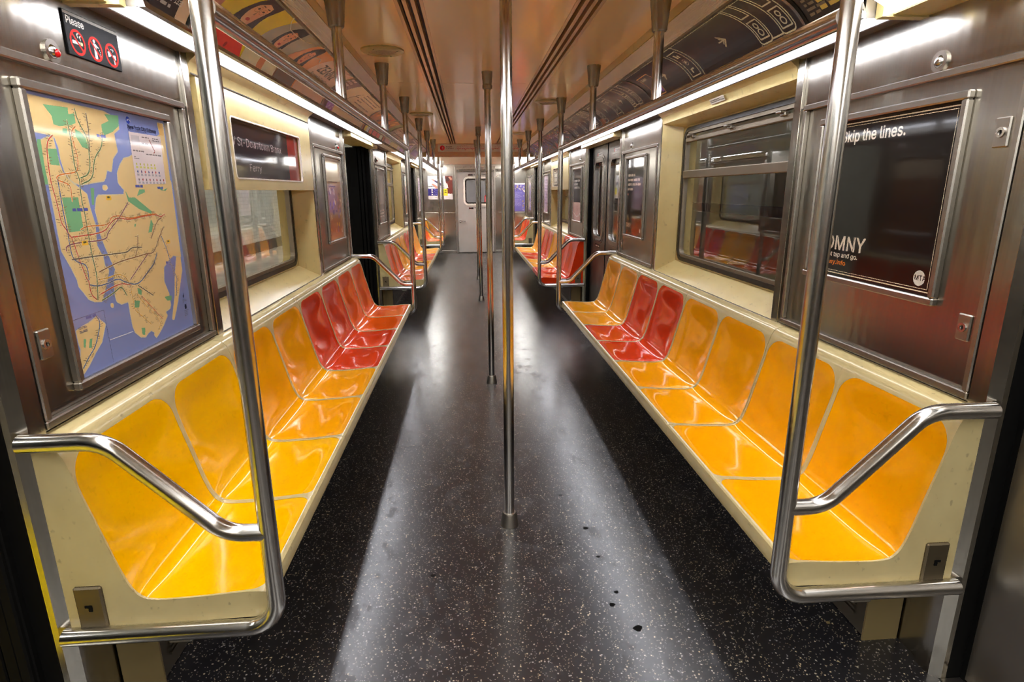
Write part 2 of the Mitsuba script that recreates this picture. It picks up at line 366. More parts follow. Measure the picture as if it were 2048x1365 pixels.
for s, nm in SIDES:
    tr = struct('trim_1' if s < 0 else 'trim_2', f'cove along the {nm} side of the ceiling with ribbed strip and advert rack')
    ribs = []
    for i in range(9):
        for q in np.linspace(0, math.pi, 7)[(1 if i else 0):]:
            f = (i + 0.5 - 0.5 * math.cos(q)) / 9; w = 0.0042 * math.sin(q)
            ribs.append((0.7300 + 0.0215 * f - 0.96 * w, 2.024 - 0.073 * f - 0.28 * w))
    ribs += [(0.775, 1.951), (0.775, 2.024)]
    rp = Polygon(ribs).buffer(0)
    for a, b in zip(ADS[1:-1], ADS[2:]):
        obj('ribbed_strip', side(ext_y(rp, a + 0.004, b - 0.004), s), RIBBED, tr, label='bright ribbed strip of the cove')
    obj('ribbed_strip', side(ext_y(rp, HEAD0, ADS[1] - 0.004), s), RIBBED, tr)
    obj('cream_band', side(ext_y([(0.722, 2.066), (0.7285, 2.026), (0.76, 2.026), (0.76, 2.066)], HEAD0, HEAD1), s), CREAM, tr)
    obj('rack_back', side(arc_band(0.006, 0.012, HEAD0, HEAD1), s), DARKMETAL, tr)
    obj('rack_lip', side(cat(ext_y([(0.747, 1.957), (0.762, 1.957), (0.762, 1.945), (0.750, 1.943)], HEAD0, HEAD1), ext_y([(0.953, 1.793), (0.971, 1.793), (0.971, 1.812), (0.9575, 1.812)], HEAD0, HEAD1)), s), TRIM, tr, label='steel lip holding the adverts')
    for y in ADS[1:-1]:
        obj('rack_divider', side(arc_band(-0.006, 0.004, y - 0.007, y + 0.007), s), TRIM, tr)
    for j, (a, b) in enumerate(zip(LAMPS[:-1], LAMPS[1:])):
        unlit = s < 0 and j == 3
        where = ('nearest the camera', 'second from the camera', 'third from the camera', 'fourth from the camera', 'fifth from the camera', 'farthest from the camera')[j]
        L = thing('ceiling_light', (f'unlit cream lamp lens in the {nm} ceiling cove, {where}' if unlit else f'lit white strip lamp in the {nm} ceiling cove, {where}'), 'ceiling light', 'strip lamps along the coves')
        _a = np.linspace(0, math.pi, 13)
        lens = side(ext_y([(1.013 + 0.041 * math.cos(q), 1.800 - 0.010 * math.sin(q) ** 0.6) for q in _a] + [(0.972, 1.805), (1.054, 1.805)], a + 0.004, b - 0.004), s)
        if unlit: obj('lens', lens, WHITE, L)
        else: obj('lens', lens, WHITE, L, emit=LAMP)
        obj('housing', side(cat(bx(0.971, 1.057, a + 0.002, b - 0.002, 1.806, 1.84), bx(1.0545, 1.066, a + 0.002, b - 0.002, 1.794, 1.84, 0.002), bx(0.972, 1.054, b - 0.004, b, 1.794, 1.806), bx(0.972, 1.054, a, a + 0.004, 1.794, 1.806)), s), GREYTRIM, L)
    # end diffusers past the bulkheads
    for e, (y0, y1) in enumerate(((REAR, HEAD0 - 0.03), (HEAD1 + 0.03, END))):
        L = thing('end_light', f'broad glowing lamp box in the {nm} ceiling corner, ' + ('above the near doorway' if e == 0 else 'beyond the route strip'), 'ceiling light')
        obj('lens', side(ext_y([(0.705, 1.885), (0.80, 1.878), (0.93, 1.85), (1.03, 1.80), (1.03, 1.81), (0.93, 1.86), (0.80, 1.888), (0.705, 1.895)], y0, y1), s), WHITE, L, emit=LAMP_END)
        obj('housing', side(cat(ext_y([(1.03, 1.795), (1.14, 1.795), (1.14, 1.93), (0.70, 1.93), (0.70, 1.90), (0.94, 1.866), (1.03, 1.815)], y0, y1)), s), CREAM, L)

# ================================================================ side walls
def wall_module(s, nm, wall, b, signbox, near):
    y_ = lambda y: b + y
    def both(y0, y1): return ((y_(y0), y_(y1)), (b + ML - y1, b + ML - y0))
    for a, c in both(0.0, 0.07):
        e, d = (a, 1) if a == b else (c, -1)
        obj('door_post', side(ext_z([(1.122, e + d * 0.07), (1.122, e + d * 0.020), (1.144, e), (1.158, e), (1.158, e + d * 0.07)], 0, 1.83), s), STEEL, wall)
    for a, c in both(0.07, 1.02):
        obj('steel_panel', side(bx(XW, 1.15, a, c, 0, 1.625, 0.0), s), STEEL, wall)
        obj('upper_panel', side(bx(XW, 1.15, a + 0.001, c - 0.001, 1.629, 1.83, 0.0), s), STEEL, wall)
        obj('panel_frame', side(cat(*frame_x(1.118, 1.136, a + 0.004, c - 0.03, 0.806, 1.636, 0.02)), s), TRIM, wall)
        obj('light_trim', side(bx(1.066, 1.137, a - 0.07, c + 0.02, 1.806, 1.835, 0.003), s), GREYTRIM, wall)
    for a, c in both(1.02, 1.07):
        obj('pillar', side(bx(1.124, 1.15, a, c, 0, 1.83, 0.002), s), STEEL, wall)
    # cream header, curving in to the lamp
    y0, y1 = y_(1.07), b + ML - 1.07
    hp = [(1.064, 1.835), (1.064, 1.812), (1.095, 1.803), (1.118, 1.785), (1.128, 1.762), (1.130, 1.745), (1.20, 1.745), (1.20, 1.835)]
    obj('window_header', side(ext_y(hp, y0, y1), s), CREAM, wall, smooth=25)
    # recess: tapered cream frame round the window
    o = [(y0, 0.796), (y1, 0.796), (y1, 1.745), (y0, 1.745)]
    i = [(y0 + 0.06, 0.872), (y1 - 0.06, 0.872), (y1 - 0.06, 1.722), (y0 + 0.06, 1.722)]
    def strip(k):
        a, b2, c2, d = (1.130, *o[k]), (1.130, *o[(k + 1) % 4]), (1.25, *i[(k + 1) % 4]), (1.25, *i[k])
        q = np.array([a, b2, c2, d]); n = np.cross(q[1] - q[0], q[3] - q[0]); n /= np.linalg.norm(n)
        want = np.array([0, (y0 + y1) / 2, 1.25]) - q.mean(0)
        if n @ want < 0: n = -n
        return trimesh.convex.convex_hull(np.vstack([q, q - n * 0.008]))
    obj('window_sill', side(strip(0), s), CREAM, wall, label='pale cream window sill above the seat backs')
    for k in (1, 2, 3): obj('window_reveal', side(strip(k), s), CREAM, wall)
    obj('sill_nose', side(bx(1.118, 1.135, y0, y1, 0.782, 0.798, 0.004), s), TRIM, wall)
    obj('lower_panel', side(bx(1.14, 1.16, y0, y1, 0, 0.785), s), DARKMETAL, wall)
    # back plate with the window's opening
    hole = rrect(y0 + 0.095, 0.892, y1 - 0.095, 1.705, 0.07)
    plate = sbox(y0 - 0.02, 0.80, y1 + 0.02, 1.83).difference(hole)
    obj('back_plate', side(ext_x(plate, 1.252, 1.33), s), CREAM, wall)
    # the window itself
    W = struct(f'window_{len([k for k in USED if k.startswith("window_") and "__" not in k and k[7:].isdigit()]) + 1}', f'{"near" if near else "middle"} {nm} window in a cream recess')
    g = rrect(y0 + 0.085, 0.882, y1 - 0.085, 1.712, 0.078)
    obj('gasket', side(ext_x(g.difference(g.buffer(-0.024)), 1.243, 1.262), s), GASKET, W, label='black rubber gasket with rounded corners')
    gi = g.buffer(-0.022)
    obj('sash', side(ext_x(gi.difference(gi.buffer(-0.020)), 1.248, 1.275), s), SASH, W)
    obj('transom', side(bx(1.240, 1.272, y0 + 0.12, y1 - 0.12, 1.405, 1.452, 0.004), s), SASH, W, label='bar between the lower pane and the tilting upper pane')
    lo, up = gi.buffer(-0.018).intersection(sbox(-99, 0, 99, 1.41)), gi.buffer(-0.018).intersection(sbox(-99, 1.445, 99, 9))
    for q in (lo, up):
        v, f = trimesh.creation.triangulate_polygon(q, engine='earcut'); v = np.asarray(v)
        m = trimesh.Trimesh(np.stack([np.full(len(v), 1.262), v[:, 0], v[:, 1]], 1), f, process=False)
        obj('pane', side(m, s), PANE, W)
    if not signbox:
        obj('upper_rail', side(bx(1.236, 1.262, y0 + 0.14, y1 - 0.14, 1.622, 1.648, 0.004), s), SASH, W)
        for f in (0.12, 0.5, 0.88):
            yy = y0 + 0.1 + (y1 - y0 - 0.2) * f
            obj('latch', side(cat(bx(1.222, 1.25, yy - 0.022, yy + 0.022, 1.640, 1.658, 0.004), bx(1.205, 1.235, yy - 0.012, yy + 0.03, 1.652, 1.664, 0.003)), s), CAST, W)
    else:
        B = thing('sign_box', f'cream plastic sign box over the upper half of the {nm} {"near" if near else "middle"} window', 'sign box')
        face = sbox(y0 + 0.045, 1.345, y1 - 0.006, 1.742)
        hole = rrect(y0 + 0.33, 1.394, y0 + 0.33 + 1.02, 1.642, 0.016) if s < 0 else rrect(y0 + 0.50, 1.394, y0 + 1.40, 1.642, 0.016)
        obj('cover', side(cat(ext_x(face.difference(hole), 1.124, 1.136), bx(1.136, 1.24, y0 + 0.05, y1 - 0.01, 1.345, 1.352), bx(1.136, 1.24, y0 + 0.045, y0 + 0.051, 1.345, 1.742), bx(1.136, 1.24, y1 - 0.012, y1 - 0.006, 1.345, 1.742)), s), CREAM, B)
        obj('hinge', side(tube([(1.126, y0 + 0.02, 1.7485), (1.126, y1 - 0.01, 1.7485)], 0.0035, 8), s), DARKMETAL, B)
        u0, v0, u1, v1 = hole.bounds
        bz = hole.buffer(0.004).difference(hole.buffer(-0.003))
        obj('bezel', side(ext_x(bz, 1.122, 1.132), s), WHITE, B)
        sh = Sheet(); w, h = u1 - u0, v1 - v0
        sh.rect(-w / 2, 0, w / 2, h, (42, 36, 40), 0)
        if s < 0:
            sh.rect(w * 0.30, 0, w / 2, h, (120, 34, 34), 1)
            sh.text('W St-Downtown Bronx', -w * 0.49, h * 0.56, 0.036, (186, 172, 176), wide=1.28, lv=2)
            sh.text('Ferry', -w * 0.30, h * 0.14, 0.032, (150, 138, 140), wide=1.5, lv=2)
        else:
            sh.rect(-w * 0.5, h * 0.1, -w * 0.12, h * 0.95, (196, 190, 172), 1); sh.small_text(-w * 0.48, h * 0.15, -w * 0.14, h * 0.9, (120, 110, 100), 6)
            sh.rect(w * 0.1, h * 0.2, w * 0.4, h * 0.85, (150, 140, 124), 1)
        printed('display', sh, on_wall(s, 1.139, (u0 + u1) / 2, v0), (-s, 0, 0), PRINTGLOSS, B, label='dark glazed destination roll')
    return y0, y1

# outer skin closes the wall below, above and between the openings
for s, nm in SIDES:
    wall = struct(f'wall_{nm}', f'{nm} side wall of stainless panels and cream window recesses')
    for i, b in enumerate(MOD):
        wall_module(s, nm, wall, b, (s < 0) == (i == 0), i == 0)
    for y0, y1 in ((REAR, -0.17), (11.49, END)):
        obj('steel_panel', side(bx(XW, 1.15, y0, y1, 0, 1.83, 0), s), STEEL, wall)
        yy = (y1 - 0.07, y1) if y1 < 0 else (y0, y0 + 0.07)
        obj('door_post', side(bx(1.128, 1.17, *yy, 0, 1.83, 0.003), s), STEEL, wall)
        if y0 > 0:
            obj('panel_frame', side(cat(*frame_x(1.118, 1.136, y0 + 0.09, y1 - 0.12, 0.806, 1.636, 0.02)), s), TRIM, wall)
    for y0, y1 in ((REAR, -0.17), (1.23, 2.30), (3.89, 4.96), (6.36, 7.43), (9.02, 10.09), (11.49, END)):
        obj('outer_skin', side(bx(1.25, 1.33, y0 + (0.035 if y0 > 0 else 0), y1 - 0.035, 0, 2.1), s), DARK, wall)
    for y0, y1 in ((2.29, 3.90), (7.42, 9.03)):
        obj('outer_skin', side(cat(bx(1.25, 1.33, y0, y1, 0, 0.80), bx(1.25, 1.33, y0, y1, 1.83, 2.1)), s), DARK, wall)
    # doorways
    for k, (a, c) in enumerate(DOORS):
        D = struct(f'door_{k + 1 + (0 if s < 0 else 3)}', f'{("near", "middle", "far")[k]} doorway on the {nm}, ' + ('standing open to the platform' if s < 0 else 'with both leaves shut'))
        obj('door_header', side(cat(bx(1.066, 1.17, a, c, 1.762, 1.83, 0.004), bx(1.17, 1.33, a, c, 1.79, 2.1)), s), CREAM, D)
        obj('header_rail', side(bx(1.058, 1.072, a, c, 1.80, 1.818, 0.002), s), GREYTRIM, D)
        for e, d in ((a, 1), (c, -1)):
            seal = cat(bx(1.159, 1.20, min(e, e - d * 0.05), max(e, e - d * 0.05), 0, 1.78), *[bx(x0, x1, min(e + d * g, e - d * 0.05), max(e + d * g, e - d * 0.05), 0, 1.78, 0.003) for x0, x1, g in ((1.20, 1.232, 0.018), (1.242, 1.272, 0.012), (1.282, 1.40, 0.004))])
            obj('rubber_seal', side(seal, s), BLACK, D, label='black ribbed rubber along the door pocket')
        def leaf(y0, y1, hinge_left):
            body = sbox(y0, 0.015, y1, 1.775)
            o = rrect(y0 + 0.13, 0.86, y1 - 0.13, 1.62, 0.085)
            lf = obj('door_leaf', side(ext_x(body.difference(o), 1.196, 1.23), s), DOORSKIN, D)
            obj('window_rim', side(cat(ext_x(o.buffer(0.028).difference(o.buffer(-0.012)), 1.186, 1.20), ext_x(o.buffer(0.052).difference(o.buffer(0.032)), 1.191, 1.20)), s), TRIM, lf)
            v, f = trimesh.creation.triangulate_polygon(o, engine='earcut'); v = np.asarray(v)
            obj('pane', side(trimesh.Trimesh(np.stack([np.full(len(v), 1.212), v[:, 0], v[:, 1]], 1), f, process=False), s), PANE, lf)
            obj('edge_rubber', side(bx(1.194, 1.232, (y1 if hinge_left else y0) - 0.008, (y1 if hinge_left else y0) + 0.008, 0.015, 1.775), s), BLACK, lf)
            yc = (y0 + y1) / 2
            for zz, w, txt in ((0.755, 0.24, 'Do not lean on door'), (1.66, 0.22, None)):
                sh = Sheet()
                if txt:
                    sh.rect(-w / 2, 0, w / 2, 0.036, (16, 16, 16), 0); sh.text(txt, 0, 0.011, 0.014, (220, 215, 205), mid=True, bold=True)
                else:
                    sh.rect(-w / 2, 0, w / 2, 0.04, (178, 170, 158), 0); sh.rect(-w / 2, 0, -w / 2 + 0.03, 0.04, (150, 30, 26), 1); sh.small_text(-w / 2 + 0.045, 0.008, w / 2 - 0.01, 0.032, (90, 80, 72), 1)
                printed('door_sticker', sh, on_wall(s, 1.195, yc, zz), (-s, 0, 0), PRINT, lf)
        if s > 0:
            leaf(a + 0.02, (a + c) / 2 - 0.009, True); leaf((a + c) / 2 + 0.009, c - 0.02, False)
        else:
            for e, d in ((a, 1), (c, -1)):
                obj('door_leaf', side(bx(1.203, 1.229, min(e + d * 0.03, e - d * 0.04), max(e + d * 0.03, e - d * 0.04), 0.015, 1.775, 0.004), s), BLACK, D, label='black edge of a leaf slid into its pocket')

# ================================================================ far end wall
EW = struct('wall_end', 'far end wall of steel panels either side of the grey storm door')
obj('steel_panel', bx(-1.14, -0.385, END, END + 0.03, 0.0, 2.1), STEEL, EW)
obj('steel_panel', bx(0.43, 1.14, END, END + 0.03, 0.0, 2.1), STEEL, EW)
obj('steel_panel', bx(-0.385, 0.43, END, END + 0.03, 1.80, 2.1), STEEL, EW)
obj('end_trim', cat(bx(-1.10, -0.42, END - 0.012, END, 0.868, 0.885, 0.003), bx(0.50, 1.10, END - 0.012, END, 0.868, 0.885, 0.003)), TRIM, EW)
obj('door_frame', cat(bx(-0.425, -0.372, END - 0.03, END + 0.03, 0, 1.80, 0.004), bx(0.418, 0.462, END - 0.03, END + 0.03, 0, 1.80, 0.004), bx(-0.425, 0.462, END - 0.03, END + 0.03, 1.77, 1.84, 0.004)), TRIM, EW)
obj('door_closer', bx(-0.33, 0.40, END - 0.06, END - 0.005, 1.735, 1.785, 0.006), DARKMETAL, EW, label='dark closer bar over the storm door')
obj('kick_rail', cat(bx(-1.12, -0.42, END - 0.014, END, 0.0, 0.06, 0.004), bx(0.46, 1.12, END - 0.014, END, 0.0, 0.06, 0.004)), TRIM, EW)
ED = struct('door_7', 'grey storm door with a rounded window in the far end wall')
opening = rrect(-0.205, 1.065, 0.30, 1.60, 0.07)
def xz(poly, y0, y1):
    m = ext_y(poly, y0, y1); m.fix_normals(); return m
obj('door_leaf', xz(sbox(-0.37, 0.02, 0.416, 1.765).difference(opening), END - 0.004, END + 0.03), DOORPAINT, ED)
obj('window_rim', cat(xz(opening.buffer(0.036).difference(opening.buffer(-0.004)), END - 0.014, END)), WHITE, ED)
obj('gasket', xz(opening.difference(opening.buffer(-0.03)), END - 0.008, END + 0.01), GASKET, ED)
v, f = trimesh.creation.triangulate_polygon(opening, engine='earcut'); v = np.asarray(v)
obj('pane', trimesh.Trimesh(np.stack([v[:, 0], np.full(len(v), END + 0.012), v[:, 1]], 1), f, process=False), PANE, ED)
obj('door_handle', cat(bx(-0.345, -0.30, END - 0.012, END, 0.66, 0.72, 0.004), tube([(-0.325, END - 0.01, 0.69), (-0.325, END - 0.045, 0.69), (-0.21, END - 0.045, 0.688)], 0.009, 10, 0.012)), CHROME, ED, smooth=30)
def flat_y(yc, x0, z0): return lambda q, l: np.stack([x0 + q[:, 0], np.full(len(q), yc - l), z0 + q[:, 1]], 1)
for zz in (1.655, 0.955):
    sh = Sheet(); sh.rect(0, 0, 0.05, 0.034, (60, 16, 14), 0); sh.rect(0.052, 0, 0.10, 0.034, (20, 18, 18), 0); sh.small_text(0.12, 0.004, 0.40, 0.030, (60, 56, 54), 1)
    printed('door_sticker', sh, flat_y(END - 0.006, -0.13, zz), (0, -1, 0), PRINT, ED)
sh = Sheet(); sh.outline([(0, 0), (0.075, 0), (0.075, 0.16), (0, 0.16)], 0.02, (190, 20, 34), 0, 0.02); sh.rect(0.012, 0.02, 0.063, 0.14, (225, 220, 215), 1); sh.rect(0.028, 0.05, 0.05, 0.11, (40, 40, 40), 2)
printed('door_sticker', sh, flat_y(END - 0.004, 0.225, 1.075), (0, -1, 0), PRINT, ED, label='red and white sticker on the window')
# next car's end seen through the storm door, and the rear end behind the camera
NC = struct('wall_next', 'end of the coupled car seen through the storm door window')
obj('end_door', xz(sbox(-1.2, 0, 1.2, 2.1).difference(rrect(-0.18, 1.05, 0.26, 1.58, 0.06)), END + 0.97, END + 1.0), DOORPAINT, NC)
obj('end_door_rim', xz(rrect(-0.21, 1.02, 0.29, 1.61, 0.08).difference(rrect(-0.18, 1.05, 0.26, 1.58, 0.06)), END + 0.955, END + 0.97), TRIM, NC)
obj('interior_wall', cat(bx(-1.2, 1.2, END + 5.0, END + 5.03, 0, 2.1), bx(-1.2, -1.15, END + 1.0, END + 5, 0, 2.1), bx(1.15, 1.2, END + 1.0, END + 5, 0, 2.1)), DOORPAINT, NC)
obj('interior_ceiling', bx(-1.2, 1.2, END + 1.0, END + 5.0, 2.1, 2.13), CEIL, NC)
obj('interior_floor', bx(-1.2, 1.2, END + 0.0, END + 5.0, -0.04, 0), FLOOR, NC)
for s, nm in SIDES:
    L = thing('next_car_light', f'strip lamp on the {nm} inside the coupled car, seen through the end door window', 'ceiling light')
    obj('lens', side(bx(0.90, 1.0, END + 1.1, END + 4.9, 1.85, 1.88), s), WHITE, L, emit=LAMP); obj('housing', side(bx(0.89, 1.01, END + 1.08, END + 4.92, 1.885, 2.09), s), GREYTRIM, L)
RW = struct('wall_rear', 'steel end wall behind the camera')
obj('steel_panel', bx(-1.14, 1.14, REAR - 0.03, REAR, 0, 2.1), STEEL, RW)

# ================================================================ seats: moulded two-place units with coloured pads
SW = 0.4625                                        # one place along the bench
SEAT0 = 0.015                                      # bench start after the module's start
PROF = np.array([(0.662, 0.334), (0.6555, 0.356), (0.655, 0.378), (0.6615, 0.3895), (0.70, 0.3915), (0.80, 0.3855), (0.90, 0.3815), (0.942, 0.3865), (0.966, 0.408),
                 (0.984, 0.452), (1.012, 0.56), (1.040, 0.67), (1.060, 0.755), (1.072, 0.780), (1.092, 0.793), (1.132, 0.797)])
_s = np.concatenate([[0], np.cumsum(np.linalg.norm(np.diff(PROF, axis=0), axis=1))])
SX, SZ, SL = PchipInterpolator(_s, PROF[:, 0]), PchipInterpolator(_s, PROF[:, 1]), _s[-1]
S_IN0, S_IN1 = _s[3] + 0.012, _s[12] + 0.004        # where the pad starts and ends along the profile
PADP = sbox(0.011, S_IN0, SW - 0.011, S_IN1)
def rounded(g, r): return g.buffer(-r).buffer(r, quad_segs=8)
PADP = rounded(PADP, 0.030).intersection(sbox(0, 0, SW, S_IN1 - 0.10)).union(rounded(PADP, 0.075).intersection(sbox(0, S_IN1 - 0.101, SW, SL)))
def seat_surface(ts, sink=0.0):
    t, q = ts[:, 0], np.clip(ts[:, 1], 0, SL)
    x, z = SX(q), SZ(q); dx, dz = SX(q, 1), SZ(q, 1); n = np.hypot(dx, dz); nx, nz = -dz / n, dx / n      # towards the sitter
    k = np.clip(1 - np.abs(2 * t / SW - 1) ** 3.0, 0, 1)
    fade = np.clip((q - S_IN0) / 0.10, 0, 1) * np.clip((S_IN1 + 0.02 - q) / 0.14, 0, 1); fade = fade * fade * (3 - 2 * fade)
    d = 0.017 * k * fade + sink
    return np.stack([x - nx * d, t, z - nz * d], 1)
def grid_split(zone, nt, cuts):
    from shapely.prepared import prep
    P = prep(zone); tri = []
    ts = np.linspace(0, SW, nt + 1)
    for a, b in zip(ts[:-1], ts[1:]):
        for c, d in zip(cuts[:-1], cuts[1:]):
            cell = sbox(a, c, b, d)
            if P.contains(cell): tri += [[(a, c), (b, c), (b, d)], [(a, c), (b, d), (a, d)]]
            elif P.intersects(cell):
                g = zone.intersection(cell)
                for q in getattr(g, 'geoms', [g]):
                    if q.geom_type == 'Polygon' and q.area > 1e-10:
                        v, f = trimesh.creation.triangulate_polygon(q, engine='earcut')
                        tri += [[tuple(v[i]) for i in ff] for ff in f]
    return np.array(tri)
CUTS = np.unique(np.concatenate([np.linspace(0, _s[4], 12), np.linspace(_s[4], _s[6], 9), np.linspace(_s[6], _s[10], 22), np.linspace(_s[10], _s[12], 8), np.linspace(_s[12], SL, 9)]))
def as_mesh(tri, sink=0.0):
    v = seat_surface(tri.reshape(-1, 2), sink)
    m = trimesh.Trimesh(v, np.arange(len(v)).reshape(-1, 3), process=False); m.merge_vertices(digits_vertex=6)
    c = m.triangles_center; m = orient(m, (-0.5, 0, 1.0)); n = m.face_normals
    return m
PADM = as_mesh(grid_split(PADP, 22, CUTS), 0.0006)
RIMM = as_mesh(grid_split(sbox(0, 0, SW, SL).difference(PADP), 22, CUTS))
# the front skirt faces the aisle: orient() above would flip it, so turn faces whose normal points away from it
def aisle_fix(m):
    n, c = m.face_normals, m.triangles_center
    k = (c[:, 2] < 0.3785) & (n[:, 0] > 0) & (c[:, 0] < 0.70)
    f = np.asarray(m.faces).copy(); f[k] = f[k][:, ::-1]
    return trimesh.Trimesh(m.vertices, f, process=False)
RIMM = aisle_fix(RIMM)
def mv(m, y): m = m.copy(); m.apply_translation((0, y, 0)); return m
_q = np.linspace(0, SL, 60)
_o = np.stack([SX(_q), SZ(_q)], 1); _d = np.stack([SX(_q, 1), SZ(_q, 1)], 1); _d /= np.linalg.norm(_d, axis=1, keepdims=True)
FULL = Polygon(np.vstack([_o, [(1.132, 0.308), (0.69, 0.320), (0.668, 0.328)]])).buffer(0)
CORE = Polygon(np.vstack([(_o - 0.022 * np.stack([-_d[:, 1], _d[:, 0]], 1))[6:-4], [(1.130, 0.76), (1.130, 0.309), (0.69, 0.3205), (0.668, 0.329)]])).buffer(0)
if CORE.geom_type != 'Polygon': CORE = max(CORE.geoms, key=lambda g: g.area)
def shell_mesh(n):
    m = cat(*[mv(RIMM, i * SW) for i in range(n)], ext_y(CORE, 0.004, n * SW - 0.004), ext_y(FULL, 0.002, 0.0055), ext_y(FULL, n * SW - 0.0055, n * SW - 0.002))
    v = np.asarray(m.vertices).copy(); v[:, 1] = np.clip(v[:, 1], 0.002, n * SW - 0.002)
    return trimesh.Trimesh(v, m.faces, process=False)
SHELLP, PADPLY, PLATEP = {}, {}, {}
def seat_ply(n, s, m):
    k = (n, s, m)
    if k not in SHELLP: SHELLP[k] = mikit.ply(side(shell_mesh(n), s), m, smooth=32)
    return SHELLP[k]
def pad_ply(s, m):
    k = (s, m)
    if k not in PADPLY: PADPLY[k] = mikit.ply(side(PADM, s), m, smooth=True)
    return PADPLY[k]
NAMES = {YEL: 'bright yellow', AMB: 'golden yellow', MUS: 'mustard yellow', RED: 'deep red', ORA: 'orange', VER: 'vermilion'}
BENCH = [(-1, 0, [YEL, AMB, RED, ORA], 'left near'), (1, 0, [AMB, AMB, RED, MUS], 'right near'),
         (-1, 1, [ORA, AMB, RED, MUS], 'left middle'), (1, 1, [VER, AMB, RED, MUS], 'right middle')]
def seat_unit(s, y, n, pads, shell, label, group, endplate=None):
    t = thing('double_seat' if n == 2 else 'single_seat', label, 'seat', group)
    M = T().translate([0, y, 0])
    scene[numbered('seat_shell', t)] = {**seat_ply(n, s, shell), 'to_world': M}
    for i in range(n):
        k = numbered('seat_pad', t); scene[k] = {**pad_ply(s, pads), 'to_world': T().translate([0, y + i * SW, 0])}
        tag(k, f'{NAMES[pads]} moulded seat and back')
    if endplate is not None:
        e = endplate
        P = obj('end_plate', side(bx(1.036, 1.100, e - 0.006, e + 0.006, 0.316, 0.430, 0.004), s), BRONZE, t, label='bronze access plate on the end of the seat')
        obj('keyhole', side(cat(bx(1.062, 1.070, e - 0.008, e + 0.008, 0.366, 0.382), bx(1.070, 1.078, e - 0.008, e + 0.008, 0.376, 0.382)), s), BLACK, P)
for s, i, cols, nm in BENCH:
    b = MOD[i]
    for k, c in enumerate(cols):
        place = ('at the near end of', 'second from the near end of', 'third from the near end of', 'at the far end of')[k]
        y = b + SEAT0 + 2 * k * SW
        seat_unit(s, y, 2, c, VSHELL if c == VER else SHELL, f'pair of {NAMES[c]} moulded seats {place} the {nm} bench', 'two-place seats of the benches', y if k == 0 else None)
FARB = 11.49
for s, nm, c in ((-1, 'left', ORA), (1, 'right', VER)):
    y = FARB + SEAT0
    seat_unit(s, y, 2, c, SHELL, f'pair of {NAMES[c]} moulded seats on the short {nm} bench by the end wall', 'two-place seats of the benches', y)
    seat_unit(s, y + 2 * SW, 1, AMB if s < 0 else ORA, SHELL, f'single {NAMES[AMB if s < 0 else ORA]} moulded seat in the {nm} corner against the end wall', None)

# heater cases under the benches
for s, nm in SIDES:
    for b, ln, w in ((MOD[0], ML, 'near'), (MOD[1], ML, 'middle'), (FARB, 1.40, 'far')):
        h = thing('heater_case', f'dark slotted heater case under the {nm} {w} bench', 'heater', 'heater cases under the benches')
        y0, y1 = b + 0.16, b + ln - 0.16
        obj('case', side(bx(1.03, 1.128, y0, y1, 0.004, 0.27), s), HEATER, h)
        obj('grille', side(cat(*[bx(1.022, 1.031, y0 + 0.05, y1 - 0.05, 0.05 + 0.016 * j, 0.058 + 0.016 * j) for j in range(12)]), s), HEATER, h)
        for e in (y0 - 0.006, y1): obj('end_panel', side(bx(1.02, 1.13, e, e + 0.006, 0.0, 0.30), s), HEATEND, h, label='tan end panel of the heater case')

# ================================================================ tubes: bench end rails, overhead rails, centre poles
R = 0.0205
def cone(x, y, z): return lathe([(0.0, z), (0.041, z), (0.041, z - 0.012), (0.037, z - 0.04), (0.030, z - 0.112), (0.027, z - 0.118), (0.0, z - 0.118)], x, y)
ends = [(MOD[0], 1, 'near end of the {} near bench', ZC), (MOD[0] + ML, -1, 'far end of the {} near bench', ZC), (MOD[1], 1, 'near end of the {} middle bench', ZC),
        (MOD[1] + ML, -1, 'far end of the {} middle bench', ZLOW), (FARB, 1, 'open end of the {} far bench', ZLOW)]
for s, nm in SIDES:
    for y, d, w, zt in ends:
        if y < HEAD0: zt = ZLOW
        t = thing('bench_end_rail', 'polished tube grab post at the ' + w.format(nm), 'grab rail', 'grab posts at the bench ends')
        obj('post', side(tube([(XP, y, zt - 0.01), (XP, y, 0.304), (1.132, y, 0.304)], R, 24, 0.075), s), CHROME, t, smooth=40)
        obj('arm_rail', side(tube([(1.13, y, 0.806), (0.955, y, 0.806), (0.725, y, 0.565), (XP, y, 0.563)], R, 24, 0.10), s), CHROME, t, smooth=40, label='bent arm rail joining the post to the wall')
        obj('ceiling_socket', side(cone(XP, y, zt), s), CAST, t, smooth=30)
        obj('bracket', side(bx(0.84, 0.90, y + d * 0.01 - 0.012, y + d * 0.01 + 0.012, 0.268, 0.296, 0.006), s), CAST, t)
    for i, (y0, y1) in enumerate(((MOD[0], MOD[0] + ML), (MOD[1], MOD[1] + ML))):
        t = thing('overhead_rail', f'polished overhead grab rail above the {nm} {("near", "middle")[i]} bench', 'grab rail', 'overhead grab rails')
        obj('rail', side(tube([(XP, y0 + 0.015, 1.672), (XP, y1 - 0.015, 1.672)], R, 24), s), CHROME, t, smooth=40)
        for k in (1, 2):
            y = y0 + (y1 - y0) * k / 3
            zt = ZC if y < HEAD1 else ZLOW
            obj('hanger', side(tube([(XP, y, zt - 0.05), (XP, y, 1.688)], R * 0.98, 24), s), CHROME, t, smooth=40)
            obj('ceiling_socket', side(cone(XP, y, zt), s), CAST, t, smooth=30)
